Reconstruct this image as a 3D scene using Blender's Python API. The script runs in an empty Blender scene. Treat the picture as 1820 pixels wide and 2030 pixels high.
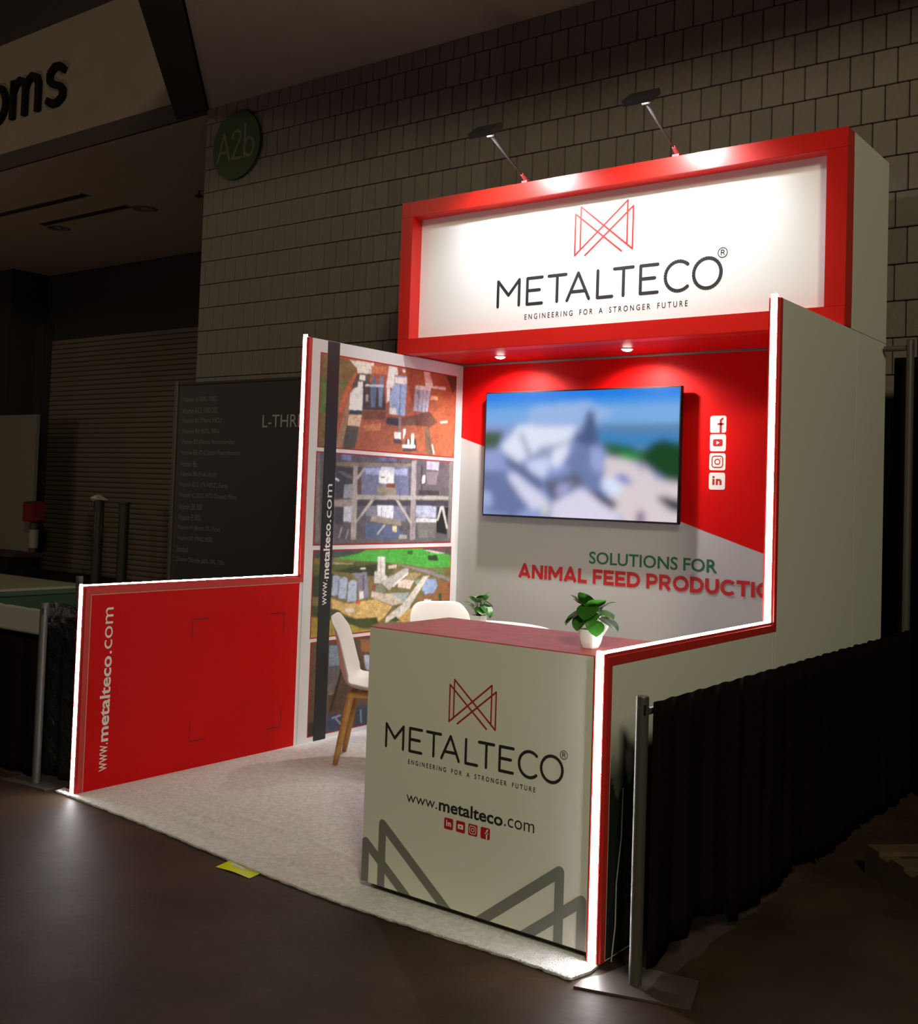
import bpy, bmesh, math, random
import numpy as np
from mathutils import Vector, Matrix

random.seed(7)
SC = bpy.context.scene
COL = SC.collection

# ---------------------------------------------------------------- camera
CAM = Vector((4.6697, -3.2399, 1.5172))
YAW, PITCH, ROLL = 0.6576, 0.0401, 0.0343
FPX, PX, PY = 2181.4, 868.14, 894.34            # focal length and principal point, 1820 x 2030 frame
fw = Vector((-math.sin(YAW) * math.cos(PITCH), math.cos(YAW) * math.cos(PITCH), math.sin(PITCH)))
rt = Vector((math.cos(YAW), math.sin(YAW), 0))
upv = rt.cross(fw)
cx = rt * math.cos(ROLL) + upv * math.sin(ROLL)
cy = -rt * math.sin(ROLL) + upv * math.cos(ROLL)
cd = bpy.data.cameras.new('camera')
cam = bpy.data.objects.new('camera', cd)
COL.objects.link(cam)
M = Matrix((cx, cy, -fw)).transposed().to_4x4()
M.translation = CAM
cam.matrix_world = M
cd.sensor_fit = 'HORIZONTAL'
cd.sensor_width = 36
cd.lens = FPX / 1820 * 36
cd.shift_x = (910 - PX) / 1820
cd.shift_y = (PY - 1015) / 1820
cd.clip_end = 200
SC.camera = cam

# ---------------------------------------------------------------- world, hall light, added fills, exposure
SC.view_settings.view_transform = 'Standard'
SC.view_settings.look = 'None'
SC.view_settings.exposure = 0.0
SC.view_settings.gamma = 1.0
SC.view_settings.use_curve_mapping = False
w = bpy.data.worlds.new('hall_dark')
SC.world = w
w.use_nodes = True
w.node_tree.nodes['Background'].inputs[0].default_value = (1.0, 0.72, 0.52, 1)
w.node_tree.nodes['Background'].inputs[1].default_value = 0.018

def area(name, loc, target, size, power, color):
    l = bpy.data.lights.new(name, 'AREA')
    l.shape = 'DISK'; l.size = size; l.energy = power; l.color = color
    o = bpy.data.objects.new(name, l); COL.objects.link(o)
    o.location = loc
    o.rotation_euler = (Vector(target) - Vector(loc)).to_track_quat('-Z', 'Y').to_euler()
    return o
area('hall_high_bay', (8.6, -6.6, 7.2), (1.8, 0.5, 0.8), 1.6, 455, (1.0, 0.95, 0.62))
area('left_fill', (-6.5, -7.5, 7.4), (-5.0, 3.0, 1.5), 1.6, 70, (1.0, 0.8, 0.55))  # added fill to brighten the left banner and the niche
area('niche_fill', (-9.5, -1.8, 2.6), (-8.2, 6.0, 4.4), 1.0, 48, (1.0, 0.80, 0.58))  # added, unseen fill that lifts the niche ceiling

# ---------------------------------------------------------------- helpers
def lin(c):
    c = c / 255.0
    return c / 12.92 if c <= 0.04045 else ((c + 0.055) / 1.055) ** 2.4
def rgb(r, g, b):
    return (lin(r), lin(g), lin(b), 1)
MATS = {}
def mat(name, col, rough=0.5, metal=0.0, spec=0.5, noise=None, bump=None, emit=None, attr=None, coat=0, trans=0, rnd=0):
    if name in MATS:
        return MATS[name]
    m = bpy.data.materials.new(name); m.use_nodes = True
    nt = m.node_tree; b = nt.nodes['Principled BSDF']
    b.inputs['Base Color'].default_value = col
    b.inputs['Roughness'].default_value = rough
    b.inputs['Metallic'].default_value = metal
    b.inputs['Specular IOR Level'].default_value = spec
    if coat:
        b.inputs['Coat Weight'].default_value = coat; b.inputs['Coat Roughness'].default_value = 0.12
    if trans:
        b.inputs['Transmission Weight'].default_value = trans
    tc = nt.nodes.new('ShaderNodeTexCoord')
    src = None
    if attr:
        a = nt.nodes.new('ShaderNodeVertexColor'); a.layer_name = attr; src = a.outputs['Color']
    if noise:
        n = nt.nodes.new('ShaderNodeTexNoise'); n.inputs['Scale'].default_value = noise[0]
        n.inputs['Detail'].default_value = 8; n.inputs['Roughness'].default_value = 0.65
        nt.links.new(tc.outputs['Object'], n.inputs['Vector'])
        r = nt.nodes.new('ShaderNodeMapRange')
        r.inputs['From Min'].default_value = 0.3; r.inputs['From Max'].default_value = 0.7
        r.inputs['To Min'].default_value = 1 - noise[1]; r.inputs['To Max'].default_value = 1 + noise[1]
        nt.links.new(n.outputs['Fac'], r.inputs['Value'])
        x = nt.nodes.new('ShaderNodeMix'); x.data_type = 'RGBA'; x.blend_type = 'MULTIPLY'
        x.inputs['Factor'].default_value = 1
        if src: nt.links.new(src, x.inputs['A'])
        else: x.inputs['A'].default_value = col
        nt.links.new(r.outputs['Result'], x.inputs['B'])
        src = x.outputs['Result']
    if rnd:
        oi = nt.nodes.new('ShaderNodeObjectInfo'); r = nt.nodes.new('ShaderNodeMapRange')
        r.inputs['To Min'].default_value = 1 - rnd; r.inputs['To Max'].default_value = 1 + rnd
        nt.links.new(oi.outputs['Random'], r.inputs['Value'])
        x = nt.nodes.new('ShaderNodeMix'); x.data_type = 'RGBA'; x.blend_type = 'MULTIPLY'
        x.inputs['Factor'].default_value = 1
        if src: nt.links.new(src, x.inputs['A'])
        else: x.inputs['A'].default_value = col
        nt.links.new(r.outputs['Result'], x.inputs['B'])
        src = x.outputs['Result']
    if src:
        nt.links.new(src, b.inputs['Base Color'])
    if bump:
        n = nt.nodes.new('ShaderNodeTexNoise'); n.inputs['Scale'].default_value = bump[0]; n.inputs['Detail'].default_value = 6
        nt.links.new(tc.outputs['Object'], n.inputs['Vector'])
        bp = nt.nodes.new('ShaderNodeBump'); bp.inputs['Strength'].default_value = bump[1]; bp.inputs['Distance'].default_value = bump[2] if len(bump) > 2 else 0.01
        nt.links.new(n.outputs['Fac'], bp.inputs['Height']); nt.links.new(bp.outputs['Normal'], b.inputs['Normal'])
    if emit:
        if attr: nt.links.new(src, b.inputs['Emission Color'])
        else: b.inputs['Emission Color'].default_value = emit[0]
        b.inputs['Emission Strength'].default_value = emit[1]
    MATS[name] = m
    return m

class MB:
    def __init__(s):
        s.v = []; s.f = []
    def add(s, vs, fs):
        o = len(s.v); s.v += [tuple(p) for p in vs]; s.f += [tuple(i + o for i in f) for f in fs]; return s
    def box(s, x0, x1, y0, y1, z0, z1):
        return s.add([(x0, y0, z0), (x1, y0, z0), (x1, y1, z0), (x0, y1, z0), (x0, y0, z1), (x1, y0, z1), (x1, y1, z1), (x0, y1, z1)],
                     [(0, 3, 2, 1), (4, 5, 6, 7), (0, 1, 5, 4), (1, 2, 6, 5), (2, 3, 7, 6), (3, 0, 4, 7)])
    def bbox(s, x0, x1, y0, y1, z0, z1, b=0.004):
        bm = bmesh.new(); bmesh.ops.create_cube(bm, size=1)
        for q in bm.verts:
            q.co = ((x0 + x1) / 2 + q.co.x * (x1 - x0), (y0 + y1) / 2 + q.co.y * (y1 - y0), (z0 + z1) / 2 + q.co.z * (z1 - z0))
        bmesh.ops.bevel(bm, geom=bm.edges[:], offset=b, segments=2, affect='EDGES')
        bm.verts.index_update()
        s.add([q.co.to_tuple() for q in bm.verts], [[q.index for q in f.verts] for f in bm.faces]); bm.free(); return s
    def poly(s, pts):
        return s.add(pts, [tuple(range(len(pts)))])
    def prism(s, pts, d):
        n = len(pts); d = Vector(d)
        a = [Vector(p) for p in pts]
        return s.add(a + [p + d for p in a], [tuple(range(n))[::-1], tuple(range(n, 2 * n))] + [(i, (i + 1) % n, n + (i + 1) % n, n + i) for i in range(n)])
    def tube(s, pts, r, n=10, caps=True):
        pts = [Vector(p) for p in pts]
        rs = r if isinstance(r, (list, tuple)) else [r] * len(pts)
        o = len(s.v); ref = None
        for i, p in enumerate(pts):
            t = (pts[min(i + 1, len(pts) - 1)] - pts[max(i - 1, 0)]).normalized()
            if ref is None:
                ref = t.orthogonal().normalized()
            a = (ref - t * ref.dot(t)).normalized(); ref = a; b = t.cross(a)
            for k in range(n):
                an = 2 * math.pi * k / n
                s.v.append((p + (a * math.cos(an) + b * math.sin(an)) * rs[i]).to_tuple())
        for i in range(len(pts) - 1):
            for k in range(n):
                s.f.append((o + i * n + k, o + i * n + (k + 1) % n, o + (i + 1) * n + (k + 1) % n, o + (i + 1) * n + k))
        if caps:
            s.f.append(tuple(o + k for k in range(n))[::-1]); s.f.append(tuple(o + (len(pts) - 1) * n + k for k in range(n)))
        return s
    def grid(s, fn, nu, nv):
        o = len(s.v)
        for j in range(nv + 1):
            for i in range(nu + 1):
                s.v.append(tuple(fn(i / nu, j / nv)))
        for j in range(nv):
            for i in range(nu):
                a = o + j * (nu + 1) + i
                s.f.append((a, a + 1, a + nu + 2, a + nu + 1))
        return s
    def mesh(s, name, m, smooth=False, off=(0, 0, 0)):
        me = bpy.data.meshes.new(name)
        ox, oy, oz = off
        me.from_pydata([(x - ox, y - oy, z - oz) for x, y, z in s.v], [], s.f)
        if m: me.materials.append(m)
        if smooth: me.shade_smooth()
        me.update(); return me
ORG = {}
def build(mb, name, m, parent=None, smooth=False, label=None):
    off = ORG.get(parent.name, (0, 0, 0)) if parent else (0, 0, 0)
    me = mb.mesh(name, m, smooth, off)
    o = bpy.data.objects.new(name, me); COL.objects.link(o)
    if parent: o.parent = parent
    ORG[o.name] = off
    if label: o['label'] = label
    return o
def tag(o, label=None, cat=None, group=None, kind=None):
    if label: o['label'] = label
    if cat: o['category'] = cat
    if group: o['group'] = group
    if kind: o['kind'] = kind
    return o
def thing(name, loc, label, cat, group=None):
    o = bpy.data.objects.new(name, None); COL.objects.link(o)
    o.empty_display_size = 0.1
    o.location = loc; ORG[o.name] = tuple(loc)
    return tag(o, label, cat, group)
def struct(mb, name, m, smooth=False):
    o = build(mb, name, m, None, smooth); o['kind'] = 'structure'; return o
def copy_tree(o, parent=None):
    c = o.copy(); COL.objects.link(c)
    if parent: c.parent = parent
    ORG[c.name] = ORG.get(o.name, (0, 0, 0))
    for ch in list(o.children):
        copy_tree(ch, c)
    return c

_T = {}
def glyphs(s, bold=0.0):
    k = (s, bold)
    if k not in _T:
        cu = bpy.data.curves.new('tmp', 'FONT'); cu.body = s; cu.size = 1; cu.offset = bold; cu.resolution_u = 4
        ob = bpy.data.objects.new('tmp', cu); COL.objects.link(ob)
        bpy.context.view_layer.update()
        me = bpy.data.meshes.new_from_object(ob.evaluated_get(bpy.context.evaluated_depsgraph_get()))
        vs = [(q.co.x, q.co.y) for q in me.vertices]; fs = [tuple(p.vertices) for p in me.polygons]
        bpy.data.objects.remove(ob); bpy.data.curves.remove(cu); bpy.data.meshes.remove(me)
        _T[k] = (vs, fs)
    return _T[k]
def text(mb, s, O, U, V, wid, hei=None, bold=0.0, depth=0.0):
    vs, fs = glyphs(s, bold)
    x0 = min(p[0] for p in vs); x1 = max(p[0] for p in vs); y0 = min(p[1] for p in vs); y1 = max(p[1] for p in vs)
    O, U, V = Vector(O), Vector(U), Vector(V)
    sx = wid / (x1 - x0); sy = hei / (y1 - y0) if hei else sx
    mb.add([O + U * ((p[0] - x0) * sx) + V * ((p[1] - y0) * sy) for p in vs], fs)
    return mb
def stroke(mb, lines, wd, O, U, V, n=10, box=None):
    O, U, V = Vector(O), Vector(U), Vector(V)
    P = []
    for L in lines:
        for i in range(len(L) - 1):
            a = Vector(L[i]); b = Vector(L[i + 1]); d = (b - a)
            if d.length < 1e-6: continue
            p = Vector((-d.y, d.x)).normalized() * wd / 2
            P.append([tuple(q) for q in (a - p, b - p, b + p, a + p)])
        for i, q in enumerate(L):
            if n and (i in (0, len(L) - 1) or len(L) < 8):
                P.append([(q[0] + math.cos(6.2832 * j / n) * wd / 2, q[1] + math.sin(6.2832 * j / n) * wd / 2) for j in range(n)])
    N = U.cross(V).normalized()
    for k, q in enumerate(P):
        if box: q = clip(q, *box)
        if len(q) > 2: mb.poly([O + U * x + V * y + N * (k * 1.5e-5) for x, y in q])
    return mb
def text_parts(name, s, O, U, V, wid, hei, bold, m, parent, gap=0.2, label=None):
    """one mesh for each word of a line of print"""
    vs, fs = glyphs(s, bold)
    x0 = min(p[0] for p in vs); x1 = max(p[0] for p in vs); y0 = min(p[1] for p in vs); y1 = max(p[1] for p in vs)
    O, U, V = Vector(O), Vector(U), Vector(V); sx = wid / (x1 - x0); sy = hei / (y1 - y0)
    F = sorted(fs, key=lambda f: min(vs[i][0] for i in f)); right = None; groups = []
    for f in F:
        a = min(vs[i][0] for i in f); b = max(vs[i][0] for i in f)
        if right is None or a > right + gap: groups.append([])
        groups[-1].append(f); right = b if right is None else max(right, b)
    for g in groups:
        ids = sorted({i for f in g for i in f}); ix = {k: n for n, k in enumerate(ids)}
        mb = MB().add([O + U * ((vs[i][0] - x0) * sx) + V * ((vs[i][1] - y0) * sy) for i in ids], [tuple(ix[i] for i in f) for f in g])
        build(mb, name, m, parent, label=label)
def arc(cx_, cy_, rx, ry, a0, a1, n=28):
    return [(cx_ + rx * math.cos(math.radians(a0 + (a1 - a0) * i / n)), cy_ + ry * math.sin(math.radians(a0 + (a1 - a0) * i / n))) for i in range(n + 1)]
def rrect(x0, y0, x1, y1, r, n=5):
    p = []
    for (a, b, s) in ((x1 - r, y1 - r, 0), (x0 + r, y1 - r, 90), (x0 + r, y0 + r, 180), (x1 - r, y0 + r, 270)):
        p += [(a + r * math.cos(math.radians(s + 90 * i / n)), b + r * math.sin(math.radians(s + 90 * i / n))) for i in range(n + 1)]
    return p
def clip(poly, x0, x1, y0, y1):
    def cut(P, ins, inter):
        out = []
        for i in range(len(P)):
            a, b = P[i - 1], P[i]
            if ins(b):
                if not ins(a): out.append(inter(a, b))
                out.append(b)
            elif ins(a): out.append(inter(a, b))
        return out
    def ix(v): return lambda a, b: (v, a[1] + (b[1] - a[1]) * (v - a[0]) / (b[0] - a[0]))
    def iy(v): return lambda a, b: (a[0] + (b[0] - a[0]) * (v - a[1]) / (b[1] - a[1]), v)
    for ins, it in ((lambda q: q[0] >= x0, ix(x0)), (lambda q: q[0] <= x1, ix(x1)), (lambda q: q[1] >= y0, iy(y0)), (lambda q: q[1] <= y1, iy(y1))):
        poly = cut(poly, ins, it)
        if not poly: return []
    return poly

# flat prints: coloured shapes rasterised to the vertex colours of a fine sheet
def paint(base, shapes, nu, nv, blur=0, grain=0.0, gain=1.0, seed=1):
    U, V = np.meshgrid((np.arange(nu + 1) / nu) * 1000, (np.arange(nv + 1) / nv) * 1000)
    img = np.zeros((nv + 1, nu + 1, 3)); img[:] = [lin(c) for c in base]
    for c, q in shapes:
        xs = q[0::2]; ys = q[1::2]; ins = np.zeros(U.shape, bool); n = len(xs)
        for i in range(n):
            xa, ya, xb, yb = xs[i - 1], ys[i - 1], xs[i], ys[i]
            if ya == yb: continue
            ins ^= ((ya > V) != (yb > V)) & (U < (xb - xa) * (V - ya) / (yb - ya) + xa)
        img[ins] = [lin(k) for k in c]
    for _ in range(blur):
        p = np.pad(img, ((2, 2), (2, 2), (0, 0)), mode='edge')
        img = (p[:-4, 2:-2] + p[4:, 2:-2] + p[2:-2, :-4] + p[2:-2, 4:] + 2 * (p[1:-3, 2:-2] + p[3:-1, 2:-2] + p[2:-2, 1:-3] + p[2:-2, 3:-1]) + 2 * img) / 14
    rng = np.random.default_rng(seed)
    if grain:
        tex = np.zeros(img.shape[:2])
        for cell, amp in ((24, 0.8), (10, 1.0), (4, 1.1), (2, 1.0), (1, 0.7)):
            hh = img.shape[0] // cell + 2; ww = img.shape[1] // cell + 2
            g = rng.normal(0, 1, (hh, ww)); yy = np.arange(img.shape[0]) / cell; xx = np.arange(img.shape[1]) / cell
            yi = yy.astype(int); xi = xx.astype(int); fy_ = (yy - yi)[:, None]; fx_ = (xx - xi)[None, :]
            tex += amp * ((g[yi][:, xi] * (1 - fx_) + g[yi][:, xi + 1] * fx_) * (1 - fy_) + (g[yi + 1][:, xi] * (1 - fx_) + g[yi + 1][:, xi + 1] * fx_) * fy_)
        img = img * np.clip(1 + grain * tex, 0.3, 1.9)[:, :, None]
    if gain != 1.0:
        img = img * 0.84 + img.mean(2, keepdims=True) * 0.16
    return np.clip(img * gain, 0, 1)
def sheet(name, O, U, V, wd, ht, img, m, parent):
    nv, nu = img.shape[0] - 1, img.shape[1] - 1
    O, U, V = Vector(O), Vector(U), Vector(V)
    mb = MB().grid(lambda a, b: O + U * (a * wd) + V * (b * ht), nu, nv)
    o = build(mb, name, m, parent)
    ca = o.data.color_attributes.new('print', 'FLOAT_COLOR', 'POINT')
    a = np.ones((img.shape[0] * img.shape[1], 4), np.float32); a[:, :3] = img.reshape(-1, 3)
    ca.data.foreach_set('color', a.ravel())
    return o

# ---------------------------------------------------------------- materials
RED = mat('red_laminate', (0.62, 0.003, 0.003, 1), 0.48, spec=0.14, bump=(350, 0.05, 0.001))
REDTOP = mat('red_top_sheen_tint', (0.66, 0.12, 0.12, 1), 0.42, noise=(14, 0.2))  # red made paler and pinker, the top's sheen put into the colour
REDH = mat('red_header_gloss', (0.62, 0.010, 0.006, 1), 0.34, spec=0.5)
INNER = mat('white_inner_print', (0.76, 0.77, 0.81, 1), 0.45)
REDP = mat('red_profile', (0.55, 0.03, 0.025, 1), 0.4)
WHITE = mat('white_laminate', (0.78, 0.76, 0.72, 1), 0.45)
GREYP = mat('warm_grey_graphic', (0.44, 0.435, 0.445, 1), 0.5)
SIGNW = mat('white_sign_face', (0.86, 0.86, 0.86, 1), 0.4)
DARK = mat('charcoal_print', (0.022, 0.022, 0.024, 1), 0.5)
WPRINT = mat('white_print', (0.82, 0.80, 0.78, 1), 0.5)
GPRINT = mat('green_print', (0.01, 0.12, 0.055, 1), 0.5)
RPRINT = mat('red_print', (0.48, 0.010, 0.016, 1), 0.5)
LOGOR = mat('logo_red', (0.42, 0.022, 0.018, 1), 0.5)
BLACKP = mat('black_band_print', (0.012, 0.013, 0.016, 1), 0.45)
GREYM = mat('grey_emblem_print', (0.20, 0.20, 0.19, 1), 0.5)
DREDP = mat('dark_red_print', (0.16, 0.003, 0.004, 1), 0.5)
LED = mat('led_diffuser', (0.9, 0.9, 0.9, 1), 0.4, emit=((0.98, 1.0, 0.98, 1), 56))
LAMP = mat('lamp_glow', (1, 1, 1, 1), 0.4, emit=((1.0, 0.93, 0.82, 1), 60))
CHROME = mat('brushed_aluminium', (0.48, 0.46, 0.44, 1), 0.3, metal=0.9)
PIPE = mat('pipe_aluminium', (0.07, 0.060, 0.053, 1), 0.45, metal=0.2)
CEIL = mat('hall_ceiling_white', (0.44, 0.33, 0.26, 1), 0.85, noise=(3, 0.06))
BLACK = mat('black_plastic', (0.008, 0.008, 0.009, 1), 0.35)
DRAPE = mat('black_drape_cloth', (0.0065, 0.0032, 0.0032, 1), 0.95, spec=0.03)
PLASTIC = mat('black_sheet_plastic', (0.012, 0.012, 0.014, 1), 0.3, bump=(14, 0.8, 0.05))
PHOTO = mat('photo_print', (1, 1, 1, 1), 0.42, attr='print', noise=(260, 0.1))
SCREEN = mat('screen_picture', (0, 0, 0, 1), 0.25, attr='print', emit=((1, 1, 1, 1), 1.0))
SCREEN.node_tree.links.remove(SCREEN.node_tree.nodes['Principled BSDF'].inputs['Base Color'].links[0])
CONC = mat('stained_concrete', (0.040, 0.024, 0.016, 1), 0.55, spec=0.10, noise=(2.2, 0.4), bump=(9, 0.15, 0.02))
BLOCK = mat('painted_block', (0.158, 0.126, 0.110, 1), 0.8, noise=(30, 0.1), bump=(120, 0.3, 0.004), rnd=0.10)
MORTAR = mat('mortar_joint', (0.03, 0.022, 0.018, 1), 0.95)
PLASTER = mat('hall_plaster', (0.19, 0.145, 0.115, 1), 0.85, noise=(3, 0.08))
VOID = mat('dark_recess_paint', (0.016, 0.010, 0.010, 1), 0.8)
BROWN = mat('dark_brown_trim', (0.032, 0.021, 0.018, 1), 0.75)
SHUT = mat('shutter_paint', (0.14, 0.105, 0.08, 1), 0.6)
SHELL = mat('white_chair_plastic', (0.70, 0.67, 0.65, 1), 0.38)
WOOD = mat('beech_wood', (0.52, 0.27, 0.085, 1), 0.45, noise=(18, 0.22))
POT = mat('white_ceramic', (0.82, 0.82, 0.78, 1), 0.25)
SOIL = mat('brown_soil', (0.05, 0.03, 0.02, 1), 0.9)
STEM = mat('stem_brown', (0.12, 0.07, 0.025, 1), 0.6)
LEAF = mat('leaf_green', (0.045, 0.20, 0.02, 1), 0.35, noise=(40, 0.3), rnd=0.35)
CARPET = mat('pale_grey_carpet', (0.85, 0.825, 0.84, 1), 0.95, spec=0.1, noise=(45, 0.16), bump=(260, 0.9, 0.01))

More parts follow.
